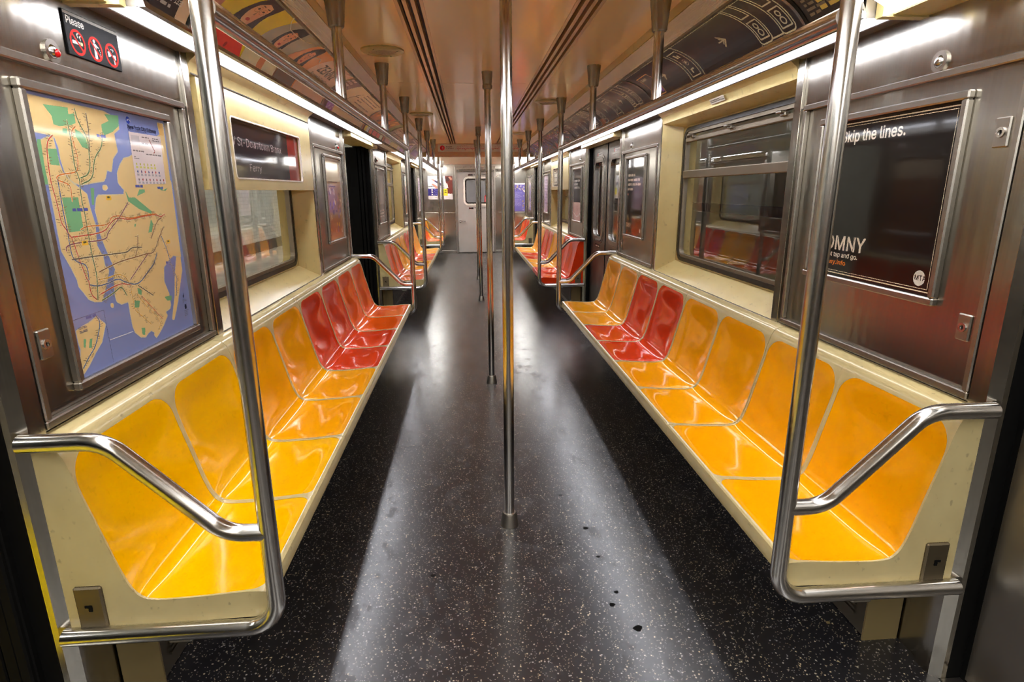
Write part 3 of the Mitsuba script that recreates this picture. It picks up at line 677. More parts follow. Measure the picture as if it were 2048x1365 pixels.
for i, y in enumerate((2.105, 3.925, 7.15, 8.93)):
    t = thing('centre_pole', ('tall centre pole nearest the camera', 'second centre pole, just behind the nearest', 'third centre pole, in the middle of the car', 'farthest centre pole, small in the distance')[i] + ', standing on the floor', 'pole', 'poles along the aisle')
    obj('tube', tube([(-0.006, y, 0.03), (-0.006, y, ZC - 0.02)], R, 28), CHROME, t, smooth=40)
    obj('floor_socket', lathe([(0.0, 0.0), (0.038, 0.0), (0.038, 0.006), (0.029, 0.052), (0.026, 0.058), (0.0, 0.058)], -0.006, y), CAST, t, smooth=30)
    obj('ceiling_socket', lathe([(0.0, ZC), (0.034, ZC), (0.033, ZC - 0.03), (0.028, ZC - 0.075), (0.031, ZC - 0.08), (0.031, ZC - 0.10), (0.024, ZC - 0.104), (0.0, ZC - 0.104)], -0.006, y), CAST, t, smooth=30)

# ceiling loudspeakers
for s, x, y, w in ((-1, 0.578, 3.38, 'nearest on the left'), (-1, 0.572, 5.97, 'farther one on the left'), (1, 0.548, 5.14, 'nearest on the right'), (1, 0.555, 7.90, 'farther one on the right')):
    t = thing('ceiling_speaker', f'round cream speaker cover in the ceiling, {w}', 'speaker', 'round speaker covers')
    obj('ring', side(lathe([(0.066, ZC - 0.010), (0.072, ZC - 0.015), (0.100, ZC - 0.014), (0.112, ZC - 0.007), (0.114, ZC)], x, y, 40), s), CREAM, t, smooth=40)
    obj('mesh', side(lathe([(0.0, ZC - 0.011), (0.067, ZC - 0.011)], x, y, 40), s), GRILLE, t)
    holes = [lathe([(0.0, ZC - 0.0125), (0.0022, ZC - 0.0125)], x + 0.011 * (i + 0.5 * (j % 2)), y + 0.0095 * j, 6) for i in range(-6, 7) for j in range(-6, 7) if math.hypot(0.011 * (i + 0.5 * (j % 2)), 0.0095 * j) < 0.06]
    k = obj('hole', side(cat(*holes), s), BLACK, t, kind='stuff')
    for a in range(4):
        an = a * math.pi / 2 + 0.4
        obj('screw', side(lathe([(0.0, ZC - 0.0155), (0.004, ZC - 0.0155), (0.004, ZC - 0.013)], x + 0.088 * math.cos(an), y + 0.088 * math.sin(an), 10), s), BLACK, t)

# ================================================================ adverts in the coves
def cove_fn(s, y0, y1):
    yc = (y0 + y1) / 2
    off = np.gradient(ARC, axis=0); off /= np.linalg.norm(off, axis=1, keepdims=True); off = np.stack([off[:, 1], -off[:, 0]], 1)   # into the car
    def fn(q, l):
        a = np.clip(AH - q[:, 1], 0, AH)                 # v = 0 is the lower edge
        x, z = np.interp(a, ARCL, ARC[:, 0]), np.interp(a, ARCL, ARC[:, 1])
        ox, oz = np.interp(a, ARCL, off[:, 0]), np.interp(a, ARCL, off[:, 1])
        k = 0.0015 + l
        return np.stack([s * (x + ox * k), yc - s * q[:, 0], z + oz * k], 1)
    return fn
def strips_for(w): return [sbox(-w, AH - b, w, AH - a) for a, b in zip(ARCL[:-1], ARCL[1:])]
def advert(s, j, sheet, label):
    y0, y1 = ADS[j] + 0.008, ADS[j + 1] - 0.008
    t = thing('advert_card', label, 'advert', 'advert cards in the ceiling coves')
    w = (y1 - y0) / 2
    printed('print', sheet, cove_fn(s, y0, y1), (-s * 0.6, 0, -0.8), PRINT, t, clip=sbox(-w, 0, w, AH), strips=strips_for(w))
    return t
A = AH
# left 0: black notice with a telephone number, pale page beside it
sh = Sheet(1.45); sh.rect(-0.1, 0, 0.1, A, (205, 178, 150), 0); sh.rect(-0.1, 0, 0.035, A, (34, 32, 36), 1); sh.text('718-691-1323', -0.088, 0.045, 0.014, (226, 222, 216), bold=True, wide=0.9); sh.small_text(-0.085, 0.018, 0.02, 0.035, (150, 146, 144), 1); sh.small_text(-0.085, 0.08, 0.02, A - 0.02, (140, 136, 134), 7)
advert(-1, 0, sh, 'short black notice with a white telephone number, left of the eyewear advert')
# left 1: eyewear advert with three portraits
sh = Sheet(1.45); W2 = (ADS[2] - ADS[1] - 0.016) / 2
U = lambda y: y - (ADS[1] + ADS[2]) / 2
sh.rect(-W2, 0, W2, A, (214, 176, 158), 0)
sh.rect(-W2, 0, U(2.43), A, (232, 180, 24), 1); sh.poly([(-W2, 0.02), (-W2, A), (U(2.0), A), (U(2.06), 0.02)], (176, 120, 96), 2)
sh.poly([(U(2.36), 0), (U(2.44), A), (U(2.80), A), (U(2.70), 0)], (148, 144, 132), 2)
sh.poly([(U(2.70), 0), (U(2.80), A), (U(3.08), A), (U(2.98), 0)], (204, 140, 84), 2)
sh.poly([(U(1.96), 0), (U(2.34), 0), (U(2.31), 0.085), (U(2.24), 0.10), (U(1.96), 0.10)], (222, 52, 38), 12)
for u, v in ((2.05, 0.03), (2.12, 0.06), (2.2, 0.02), (2.27, 0.07), (2.02, 0.075)): sh.ell(U(u), v, 0.014, 0.007, 40, (150, 26, 24), 13)
sh.poly([(U(2.345), 0), (U(2.50), 0), (U(2.52), 0.10), (U(2.36), 0.10)], (214, 200, 170), 12)
sh.poly([(U(2.50), 0), (U(2.56), 0), (U(2.58), 0.10), (U(2.52), 0.10)], (196, 128, 84), 13)
sh.poly([(U(2.56), 0), (U(2.70), 0), (U(2.70), 0.10), (U(2.58), 0.10)], (216, 204, 176), 12)
sh.poly([(U(2.70), 0), (U(2.96), 0), (U(2.99), 0.075), (U(2.96), 0.095), (U(2.74), 0.095)], (92, 86, 84), 12)
def portrait(u, v, k, hair, skin, bob):
    dk = [c * 0.72 for c in skin]
    sh.ell(u, v + 0.012 * k, 0.064 * k, 0.092 * k, 0, hair, 5)
    if bob: sh.poly([(u - 0.064 * k, v + 0.01 * k), (u + 0.064 * k, v + 0.01 * k), (u + 0.066 * k, v - 0.05 * k), (u - 0.066 * k, v - 0.05 * k)], hair, 5)
    else: sh.poly([(u - 0.064 * k, v + 0.01 * k), (u + 0.064 * k, v + 0.01 * k), (u + 0.092 * k, v - 0.13 * k), (u - 0.088 * k, v - 0.14 * k)], hair, 5)
    sh.poly([(u - 0.020 * k, v - 0.04 * k), (u + 0.020 * k, v - 0.04 * k), (u + 0.027 * k, v - 0.12 * k), (u - 0.027 * k, v - 0.12 * k)], [c * 0.86 for c in skin], 6)
    sh.ell(u, v, 0.041 * k, 0.070 * k, 0, skin, 7); sh.ell(u + 0.020 * k, v - 0.012 * k, 0.018 * k, 0.045 * k, 0, [c * 0.93 for c in skin], 8)
    sh.poly([(u - 0.043 * k, v + 0.020 * k), (u - 0.036 * k, v + 0.070 * k), (u + 0.036 * k, v + 0.070 * k), (u + 0.043 * k, v + 0.020 * k), (u + 0.024 * k, v + 0.044 * k), (u - 0.016 * k, v + 0.050 * k)], hair, 9)
    for d in (-1, 1):
        sh.ell(u + d * 0.018 * k, v + 0.012 * k, 0.0065 * k, 0.0040 * k, 0, (58, 38, 32), 10)
        sh.ring(u + d * 0.018 * k, v + 0.010 * k, 0.0135 * k, 0.0018 * k, dk, 10, 6)
        sh.line([(u + d * 0.009 * k, v + 0.030 * k), (u + d * 0.027 * k, v + 0.031 * k)], 0.0035 * k, hair, 10)
    sh.poly([(u - 0.003 * k, v + 0.010 * k), (u + 0.006 * k, v - 0.016 * k), (u - 0.004 * k, v - 0.017 * k)], dk, 9)
    sh.ell(u, v - 0.038 * k, 0.0135 * k, 0.0062 * k, 0, (160, 52, 50), 10)
portrait(U(2.22), 0.178, 1.12, (44, 28, 28), (214, 158, 122), False)
portrait(U(2.56), 0.172, 1.0, (36, 32, 34), (206, 142, 104), True)
portrait(U(2.87), 0.168, 0.88, (48, 32, 26), (208, 134, 88), False)
sh.poly([(U(2.70), 0.10), (U(2.72), 0.095), (U(2.82), 0.20), (U(2.80), 0.215)], (206, 140, 96), 10)
sh.fit_text('ZENNI', U(3.11), U(3.38), 0.146, 0.056, (34, 28, 30), 4)
for i in range(11): sh.line([(U(3.10) + 0.027 * i, 0.142), (U(3.118) + 0.027 * i, 0.206)], 0.0022, (214, 176, 158), 5)
sh.fit_text('Eyewear for Every You', U(3.09), U(3.40), 0.108, 0.022, (52, 42, 42), 4, False)
sh.small_text(U(3.12), 0.055, U(3.34), 0.068, (96, 80, 78), 1, 4)
eye = advert(-1, 1, sh, 'eyewear advert with three portraits of women, nearest long card on the left')
for P in ([(2.36, A - 0.004), (2.42, A - 0.035), (2.50, A - 0.055), (2.62, A - 0.052), (2.74, A - 0.028), (2.82, A - 0.003)], [(2.92, A - 0.075), (2.97, A - 0.062), (3.02, A - 0.085), (3.08, A - 0.095), (3.16, A - 0.075), (3.30, A - 0.04), (3.48, A - 0.006)]):
    f_ = cove_fn(-1, ADS[1] + 0.008, ADS[2] - 0.008)
    q_ = np.array([(U(y), v) for y, v in P]); k_ = np.linspace(0, 1, len(q_)); kk = np.linspace(0, 1, 40)
    q_ = np.stack([PchipInterpolator(k_, q_[:, 0])(kk), PchipInterpolator(k_, q_[:, 1])(kk)], 1)
    obj('film_edge', tube(f_(q_, 0.005), 0.0013, 6), WHITE, eye, smooth=40, label='loose curled edge of the clear film over the advert')
# left 2: violet and cream page
sh = Sheet(1.45); sh.rect(-0.7, 0, 0.7, A, (206, 186, 146), 0); sh.poly([(-0.7, 0), (-0.7, A), (-0.36, A), (-0.44, 0.1), (-0.46, 0)], (92, 62, 72), 1); sh.rect(-0.52, 0, -0.36, 0.07, (142, 98, 176), 2)
for a in range(6): sh.ell(-0.50 + 0.025 * a, 0.012 + 0.01 * (a % 3), 0.008, 0.004, 30 * a, (224, 214, 220), 3)
sh.line([(-0.35, 0.10), (-0.24, 0.12), (-0.15, 0.19), (-0.10, 0.22)], 0.008, (128, 112, 74), 2); sh.line([(-0.24, 0.12), (-0.14, 0.115)], 0.008, (128, 112, 74), 2); sh.line([(-0.17, 0.175), (-0.08, 0.18)], 0.008, (128, 112, 74), 2)
sh.small_text(-0.05, 0.12, 0.5, 0.26, (132, 112, 86), 6, 2, 0.4); sh.small_text(-0.25, 0.03, 0.5, 0.075, (150, 130, 100), 2, 2, 0.4); sh.small_text(-0.62, 0.15, -0.48, 0.25, (176, 150, 150), 4, 2)
advert(-1, 2, sh, 'cream page with a violet corner and a drawn twig, left cove')
# left 3: orange poster with bright blocks
sh = Sheet(1.45); sh.rect(-0.7, 0, 0.7, A, (168, 104, 40), 0); rg = random.Random(3)
for k in range(26): sh.ell(rg.uniform(-0.55, 0.45), rg.uniform(0.11, 0.27), rg.uniform(0.02, 0.07), rg.uniform(0.01, 0.03), rg.uniform(0, 90), rg.choice([(206, 122, 26), (122, 66, 30), (190, 84, 30), (96, 84, 60), (216, 150, 60)]), 1 + k % 3)
sh.rect(0.42, 0.09, 0.63, A, (122, 122, 60), 5); sh.rect(-0.56, 0.0, 0.5, 0.085, (86, 60, 40), 5)
for a, b, c in ((-0.50, -0.40, (236, 190, 60)), (-0.40, -0.30, (200, 200, 190)), (-0.28, -0.14, (232, 90, 40)), (-0.10, 0.10, (230, 60, 44)), (0.12, 0.28, (238, 84, 50)), (0.30, 0.44, (244, 210, 150))): sh.rect(a, 0.008, b, 0.055, c, 6); sh.rect(a + 0.01, 0.05, b + 0.02, 0.08, (240, 196, 80), 7)
sh.text('TAXI', -0.24, 0.04, 0.03, (250, 220, 120), lv=8, bold=True) if False else None
advert(-1, 3, sh, 'orange and brown advert with bright blocks along its foot, left cove')
# left 4, 5, 6
sh = Sheet(1.45); sh.rect(-0.7, 0, 0.7, A, (176, 160, 140), 0); sh.rect(-0.6, 0, -0.3, 0.09, (190, 150, 130), 1); sh.rect(-0.2, 0, 0.42, 0.085, (184, 176, 92), 1); sh.small_text(-0.5, 0.12, 0.4, 0.26, (128, 112, 100), 5, 1, 0.4); sh.line([(-0.4, 0.12), (-0.2, 0.2)], 0.012, (220, 210, 190), 2)
advert(-1, 4, sh, 'grey-beige page with a yellow foot, left cove')
sh = Sheet(1.45); sh.rect(-0.7, 0, 0.7, A, (110, 94, 104), 0); sh.rect(-0.6, 0, -0.2, 0.09, (140, 100, 176), 1); sh.poly([(-0.1, 0), (0.3, 0), (0.2, 0.16), (0.0, 0.14)], (150, 120, 180), 1); sh.line([(-0.3, 0.13), (0.1, 0.2), (0.4, 0.06)], 0.02, (206, 190, 196), 2); sh.small_text(-0.4, 0.2, 0.4, 0.26, (176, 160, 170), 2, 2)
advert(-1, 5, sh, 'violet and grey advert towards the far end of the left cove')
sh = Sheet(1.45); sh.rect(-0.7, 0, 0.7, A, (150, 138, 150), 0); sh.rect(-0.5, 0.05, 0.3, 0.14, (120, 90, 150), 1); sh.small_text(-0.4, 0.16, 0.4, 0.25, (90, 80, 96), 3, 1)
advert(-1, 6, sh, 'last advert of the left cove, greyish violet')
# right cards: black fare advert with line drawings
PALE = (226, 206, 184)
def chevron(sh, u, v, k):
    for d in (0, 0.014 * k): sh.line([(u - 0.030 * k + d * 0.2, v + 0.030 * k - d), (u + 0.012 * k - d * 0.9, v), (u - 0.030 * k + d * 0.2, v - 0.030 * k + d)], 0.0065 * k, PALE, 3)
    sh.line([(u - 0.05 * k, v), (u - 0.005 * k, v)], 0.006 * k, PALE, 3)
def phone(sh, u, v, k):
    w, h = 0.072 * k, 0.118 * k
    sh.outline([(u - w, v - h), (u + w, v - h), (u + w, v + h), (u - w, v + h)], 0.006, PALE, 3, 0.022 * k); sh.outline([(u - w * 0.90, v - h * 0.94), (u + w * 0.90, v - h * 0.94), (u + w * 0.90, v + h * 0.94), (u - w * 0.90, v + h * 0.94)], 0.0025, (120, 150, 150), 3, 0.018 * k)
    sh.outline([(u - w * 0.62, v - h * 0.62), (u + w * 0.62, v - h * 0.62), (u + w * 0.62, v + h * 0.66), (u - w * 0.62, v + h * 0.66)], 0.0055, PALE, 3)
    sh.ring(u, v + 0.002, 0.017 * k, 0.003, (170, 150, 136), 3); sh.poly([(u - 0.01 * k, v - 0.006 * k), (u + 0.012 * k, v), (u - 0.004 * k, v + 0.012 * k)], PALE, 4)
    sh.rect(u - 0.018 * k, v + 0.034 * k, u - 0.004 * k, v + 0.062 * k, PALE, 3); sh.rect(u + 0.004 * k, v + 0.034 * k, u + 0.016 * k, v + 0.052 * k, PALE, 3)
    sh.rect(u - 0.018 * k, v - 0.058 * k, u - 0.006 * k, v - 0.036 * k, PALE, 3); sh.rect(u - 0.006 * k, v - 0.042 * k, u + 0.016 * k, v - 0.034 * k, PALE, 3)
def gate(sh, u, v, k):
    L = 0.006 * min(1, k + 0.1)
    for d in (-1, 1):
        c = u + d * 0.075 * k
        sh.outline([(c - 0.042 * k, v - 0.105 * k), (c + 0.042 * k, v - 0.105 * k), (c + 0.042 * k, v + 0.125 * k), (c - 0.042 * k, v + 0.125 * k)], L, PALE, 3, 0.020 * k)
        sh.outline([(c - 0.027 * k, v + 0.02 * k), (c + 0.027 * k, v + 0.02 * k), (c + 0.027 * k, v + 0.108 * k), (c - 0.027 * k, v + 0.108 * k)], L, PALE, 3)
        sh.outline([(c - 0.030 * k, v - 0.085 * k), (c + 0.030 * k, v - 0.085 * k), (c + 0.030 * k, v - 0.005 * k), (c - 0.030 * k, v - 0.005 * k)], L, PALE, 3)
        sh.ring(c, v - 0.030 * k, 0.011 * k, L, PALE, 3, 5); sh.ring(c, v - 0.060 * k, 0.013 * k, L, PALE, 3, 5)
        sh.line([(c - 0.042 * k, v - 0.105 * k), (c - 0.042 * k, v - 0.125 * k), (c - 0.020 * k, v - 0.125 * k)], L, PALE, 3)
    sh.line([(u - 0.033 * k, v - 0.085 * k), (u - 0.033 * k, v - 0.10 * k), (u + 0.033 * k, v - 0.10 * k), (u + 0.033 * k, v - 0.085 * k)], L, PALE, 3)
    sh.line([(u - 0.06 * k, v - 0.125 * k), (u + 0.06 * k, v - 0.125 * k)], L, PALE, 3)
def fare(w, gap=0.0, k=1.0):
    sh = Sheet(1.45); sh.rect(-w, 0, w, A, (38, 32, 34), 0); sh.rect(-w, A - 0.011, w, A - 0.004, PALE, 2); sh.rect(-w, A - 0.018, w, A - 0.0155, PALE, 2)
    return sh
RY = lambda y, j: (ADS[j] + ADS[j + 1]) / 2 - y        # right wall: the reader's right is towards the camera
sh = fare(0.8); j = 1
gate(sh, RY(2.11, j), 0.150, 1.0); chevron(sh, RY(2.42, j), 0.135, 1.0); phone(sh, RY(2.83, j), 0.135, 1.08); chevron(sh, RY(3.13, j), 0.135, 0.9)
sh.outline([(RY(3.44, j), 0.05), (RY(3.27, j), 0.05), (RY(3.27, j), 0.20), (RY(3.44, j), 0.20)], 0.0055, (206, 160, 110), 3); sh.text('INSERT', RY(3.42, j), 0.165, 0.016, PALE, bold=True); sh.poly([(RY(3.31, j), 0.06), (RY(3.28, j), 0.06), (RY(3.28, j), 0.11)], (120, 80, 190), 3)
advert(1, 1, sh, 'black fare advert with a line-drawn gate, arrows and phone, nearest long card on the right')
sh = fare(0.7); j = 2
gate(sh, RY(3.78, j), 0.150, 0.9); chevron(sh, RY(4.0, j), 0.135, 0.8); phone(sh, RY(4.22, j), 0.135, 0.98); chevron(sh, RY(4.44, j), 0.135, 0.8); phone(sh, RY(4.64, j), 0.135, 0.8); sh.rect(RY(4.66, j), 0.02, RY(4.78, j), 0.09, (150, 84, 40), 1)
advert(1, 2, sh, 'second black fare advert with line drawings in the right cove')
sh = fare(0.7); j = 3
gate(sh, RY(4.98, j), 0.150, 0.8); chevron(sh, RY(5.2, j), 0.135, 0.75); phone(sh, RY(5.42, j), 0.135, 0.8); chevron(sh, RY(5.62, j), 0.135, 0.75); phone(sh, RY(5.82, j), 0.135, 0.7)
advert(1, 3, sh, 'third black fare advert, farther along the right cove')
sh = Sheet(1.45); sh.rect(-0.1, 0, 0.1, A, (44, 38, 30), 0); sh.small_text(-0.08, 0.05, 0.08, A - 0.03, (120, 110, 88), 11, 1); sh.small_text(-0.02, 0.05, 0.07, 0.10, (206, 180, 90), 2, 2)
advert(1, 0, sh, 'short dark notice of small print at the camera end of the right cove')
rg = random.Random(11)
for j, lb in ((4, 'dark advert with a colourful doodle pattern, right cove'), (5, 'doodle-patterned advert farther down the right cove'), (6, 'last card of the right cove, dark with coloured marks')):
    sh = Sheet(1.45); sh.rect(-0.7, 0, 0.7, A, (66, 56, 50), 0)
    for k in range(90):
        c = rg.choice([(206, 90, 40), (216, 190, 60), (120, 110, 170), (220, 210, 196), (90, 130, 90), (150, 60, 60), (60, 70, 110)]); u, v = rg.uniform(-0.6, 0.6), rg.uniform(0.02, A - 0.02)
        (sh.ell(u, v, rg.uniform(0.008, 0.03), rg.uniform(0.005, 0.014), rg.uniform(0, 180), c, 1 + k % 3) if k % 2 else sh.line([(u, v), (u + rg.uniform(-0.06, 0.06), v + rg.uniform(-0.03, 0.03)), (u + rg.uniform(-0.08, 0.08), v + rg.uniform(-0.03, 0.03))], 0.006, c, 1 + k % 3))
    if j == 4: sh.ell(-0.45, 0.05, 0.09, 0.05, 0, (150, 40, 40), 5); sh.ring(-0.45, 0.05, 0.06, 0.01, (220, 200, 190), 6)
    advert(1, j, sh, lb)

# ================================================================ framed map and posters on the wall panels
def framed(name, s, y0, y1, z0, z1, sheet, label, cat_, material=PRINTGLOSS, w=0.022):
    t = thing(name, label, cat_)
    fr = frame_x(1.116, 1.136, y0 - w, y1 + w, z0 - w, z1 + w, w, 0.004)
    for m in fr: obj('frame_bar', side(m, s), TRIM, t)
    printed('print', sheet, on_wall(s, 1.1305, (y0 + y1) / 2, z0), (-s, 0, 0), material, t, clip=sbox(-(y1 - y0) / 2, 0, (y1 - y0) / 2, z1 - z0))
    return t
MAP_LAND = [[(2,672),(301,671),(362,657),(360,633),(331,618),(334,571),(306,550),(288,514),(269,518),(256,497),(246,488),(206,484),(148,477),(124,481),(111,488),(95,506),(89,537),(90,563),(83,585),(74,591),(-2,595)],[(19,566),(29,574),(57,584),(76,584),(78,557),(80,528),(87,505),(103,490),(118,479),(143,465),(163,453),(166,415),(174,377),(165,320),(182,290),(183,264),(197,252),(182,226),(156,192),(143,175),(114,180),(92,191),(77,212),(64,228),(63,245),(50,277),(28,320),(28,361),(30,403),(30,448),(31,487),(28,504),(23,531),(18,553)],[(200,442),(211,450),(244,450),(329,451),(336,466),(614,494),(604,243),(556,254),(518,241),(484,224),(472,184),(472,176),(489,137),(490,98),(481,88),(450,83),(458,69),(429,46),(394,25),(374,17),(365,27),(370,34),(352,45),(331,40),(317,33),(292,39),(268,59),(261,79),(260,116),(261,153),(248,152),(226,152),(207,163),(205,178),(210,212),(217,234),(227,250),(213,281),(199,317),(190,347),(189,384),(186,412)],[(360,552),(389,557),(587,637),(580,672),(617,672),(607,473),(336,465),(328,470),(312,484),(315,510),(335,533)],[(574,247),(600,242),(598,199),(539,102),(516,71),(498,49),(485,49),(502,81),(524,120),(542,177)],[(106,139),(139,113),(111,71),(80,52),(42,24),(14,9),(16,42),(26,75),(23,85),(22,121),(41,126),(74,130)],[(179,161),(190,159),(187,150),(178,153)],[(238,475),(252,476),(259,470),(246,464),(235,467)]]
MAP_GREEN = [[(63,658),(151,662),(149,646),(172,651),(171,628),(152,621),(107,614),(87,616),(86,635)],[(164,613),(185,607),(201,594),(205,567),(180,571),(161,596)],[(301,665),(367,669),(362,641),(328,622),(284,608),(278,621),(279,636),(316,649)],[(50,558),(81,560),(80,521),(49,522)],[(66,446),(126,446),(124,363),(67,362)],[(339,462),(352,443),(383,443),(464,400),(458,393),(396,409),(345,433)],[(414,466),(442,466),(444,458),(396,447)],[(536,476),(556,464),(582,471),(569,462),(537,464)],[(452,376),(461,362),(445,338),(425,337)],[(358,367),(365,367),(361,359),(355,359)],[(292,149),(319,144),(308,125),(286,129)],[(317,184),(337,173),(332,158),(316,166)],[(303,64),(322,60),(315,39),(302,43)],[(43,96),(52,93),(43,72),(37,76)],[(66,90),(76,89),(66,66),(56,69)],[(459,130),(504,127),(499,111),(471,116)],[(20,577),(32,578),(28,522),(28,476),(16,476),(12,535)],[(183,469),(198,469),(185,426),(176,426)],[(117,610),(135,611),(129,598),(114,600)]]
MAP_LINES = [(0,[(75,590),(53,576),(43,543),(39,503),(38,476),(42,453),(45,419),(45,386),(57,371),(64,358),(74,347),(85,291),(91,272),(99,240),(106,235),(103,201),(123,183)]),(3,[(63,487),(61,439),(60,392),(62,362),(60,339),(60,301),(78,286),(110,277),(107,239)]),(1,[(166,619),(145,605),(149,572),(154,542),(146,515),(134,506),(68,500),(56,487),(105,478),(103,453),(101,437)]),(2,[(138,630),(141,602),(137,550),(135,518),(143,495),(144,489),(137,444),(140,398),(138,342),(137,297),(143,246),(127,182)]),(2,[(176,662),(181,633),(208,596),(204,563),(199,526),(183,502),(151,494)]),(6,[(220,657),(218,610),(207,563)]),(2,[(276,615),(264,576),(220,546),(201,493),(152,479)]),(0,[(75,350),(207,352),(237,374),(276,390),(331,380),(391,385),(405,387),(487,390),(511,380),(537,388)]),(1,[(113,366),(139,374),(232,370),(249,393),(291,394),(338,383),(406,390),(488,392)]),(7,[(44,319),(47,331),(92,335),(211,332),(220,351),(285,386),(342,429)]),(6,[(58,296),(136,295),(264,291),(298,290),(324,302),(374,297)]),(4,[(154,252),(199,260),(257,269),(356,273),(405,276),(438,273),(489,324),(520,349)]),(3,[(107,225),(137,216),(188,217),(231,224),(260,209),(323,189),(387,222),(427,240),(455,271)]),(5,[(146,233),(192,231),(230,236),(258,229),(282,205),(285,158),(280,125),(314,99),(358,62)]),(5,[(307,168),(338,130),(415,61),(397,36)]),(1,[(332,155),(427,64)]),(6,[(323,189),(394,147)]),(3,[(106,144),(120,124),(104,96),(80,64),(45,44),(21,25)]),(3,[(497,321),(518,281),(530,227),(554,178),(555,175),(534,119)]),(4,[(435,319),(485,370),(515,378)]),(4,[(365,333),(354,299),(335,275)]),(7,[(289,212),(405,276)]),(2,[(144,177),(203,188),(241,202),(258,171)]),(0,[(142,194),(235,210),(284,197)]),(6,[(358,206),(417,234),(433,244)])]

MY0, MY1, MZ0, MZ1 = 1.455, 2.078, 0.878, 1.560
MW, MH = MY1 - MY0, MZ1 - MZ0
sh = Sheet(); m_ = lambda P: [(a / 1000 - MW / 2, b / 1000) for a, b in P]
sh.rect(-MW / 2, 0, MW / 2, MH, (122, 134, 186), 0)
LAND = unary_union([Polygon(m_(P)).buffer(0).buffer(-0.003).buffer(0.006, quad_segs=4).buffer(-0.003) for P in MAP_LAND])
sh.poly(LAND.buffer(0.0035).buffer(-0.001), (206, 196, 170), 1); sh.poly(LAND, (222, 194, 140), 2)
for P in MAP_GREEN: sh.poly(Polygon(m_(P)).buffer(0), (116, 168, 124), 3)
COLS = [(186, 76, 58), (206, 122, 56), (92, 118, 74), (84, 98, 140), (140, 98, 62), (204, 158, 60), (104, 92, 76), (136, 84, 96)]
rg = random.Random(5)
for k, P in MAP_LINES:
    q = m_(P)
    for _ in range(2):
        q = [q[0]] + [p for a, b in zip(q[:-1], q[1:]) for p in ((a[0] * 0.75 + b[0] * 0.25, a[1] * 0.75 + b[1] * 0.25), (a[0] * 0.25 + b[0] * 0.75, a[1] * 0.25 + b[1] * 0.75))] + [q[-1]]
    L = LineString(q); sh.poly(L.buffer(0.0026), (236, 222, 190), 4); sh.poly(L.buffer(0.0017), COLS[k], 5)
    n = int(L.length / 0.0068); tick = []
    for i in range(n):
        p = L.interpolate((i + 0.5) * L.length / n); q = L.interpolate(min(L.length, (i + 0.6) * L.length / n)); a = math.atan2(q.y - p.y, q.x - p.x)
        side_ = 1 if (i // 3) % 2 else -1
        for sgn in (side_,):
            d = (math.cos(a + sgn * 0.9), math.sin(a + sgn * 0.9)) if abs(math.sin(a)) < 0.6 else (sgn * 1.0, 0.12)
            l = rg.uniform(0.008, 0.016); tick.append(LineString([(p.x + d[0] * 0.0045, p.y + d[1] * 0.0045), (p.x + d[0] * l, p.y + d[1] * l)]).buffer(0.0007, cap_style=2))
        if i % 3 == 0: tick.append(Point(p.x, p.y).buffer(0.0017, quad_segs=2))
    sh.poly(unary_union(tick).intersection(LAND.buffer(0.02)), (134, 112, 80), 6)
for u, v, w in ((95, 410, 60), (395, 470, 40), (520, 466, 34), (500, 230, 36), (66, 140, 44), (250, 600, 40)):
    sh.small_text(u / 1000 - MW / 2, v / 1000, (u + w) / 1000 - MW / 2, v / 1000 + 0.009, (86, 92, 160), 1, 7, 0.8)
lg = m_([(405, 630), (586, 631), (578, 485), (403, 480)]); sh.poly(lg, (226, 214, 216), 7)
lx0, lx1 = lg[0][0] + 0.008, lg[1][0] - 0.01
sh.rect(lx0, 0.592, lx0 + 0.045, 0.622, (200, 190, 194), 8)
for a, b, c, d in ((0.06, 0.615, 0.11, 0.622), (0.12, 0.61, 0.165, 0.622), (0.055, 0.596, 0.10, 0.604), (0.0, 0.572, 0.06, 0.58), (0.07, 0.565, 0.165, 0.573), (0.0, 0.553, 0.165, 0.562)): sh.small_text(lx0 + a, b, lx0 + c, d, (120, 108, 112), 1 if d - b < 0.009 else 2, 9, 0.5)
sh.line([(lx0 + 0.10, 0.615), (lx0 + 0.125, 0.582)], 0.004, (150, 70, 60), 9); sh.line([(lx0 + 0.125, 0.582), (lx0 + 0.115, 0.576)], 0.004, (150, 70, 60), 9)
for r_, (v, n, cols) in enumerate(((0.540, 6, [(190, 186, 80)]), (0.518, 7, [(60, 70, 130), (90, 60, 110), (190, 70, 60)]), (0.495, 8, [(120, 100, 110), (150, 60, 60)]))):
    for i in range(n):
        u = lx0 + 0.008 + i * 0.0205; sh.disc(u, v, 0.0035, cols[i % len(cols)], 9); sh.rect(u - 0.006, v - 0.012, u + 0.006, v - 0.006, (176, 170, 176) if r_ else (206, 202, 110), 9)
sh.text('New York City Subway', 0.404 - MW / 2, 0.6385, 0.0115, (22, 24, 52), lv=8, bold=True, wide=0.94)
sh.small_text(0.404 - MW / 2, 0.6325, 0.51 - MW / 2, 0.6365, (90, 96, 140), 1, 8)
sh.disc(0.412 - MW / 2, 0.662, 0.010, (30, 56, 150), 8); sh.text('MTA', 0.4055 - MW / 2, 0.6595, 0.006, (222, 226, 236), lv=9, bold=True)
sh.rect(0.585 - MW / 2, 0.636, 0.612 - MW / 2, 0.672, (216, 176, 104), 3)
for a, b in (((13, 150), (142, 151)), ((142, 151), (143, 5)), ((0, 595), (2, 150))): sh.line([(p[0] / 1000 - MW / 2, p[1] / 1000) for p in (a, b)], 0.0012, (86, 92, 132), 6)
sh.line([(0.146 - MW / 2, 0.067), (0.257 - MW / 2, 0.064)], 0.0025, (206, 210, 226), 6)
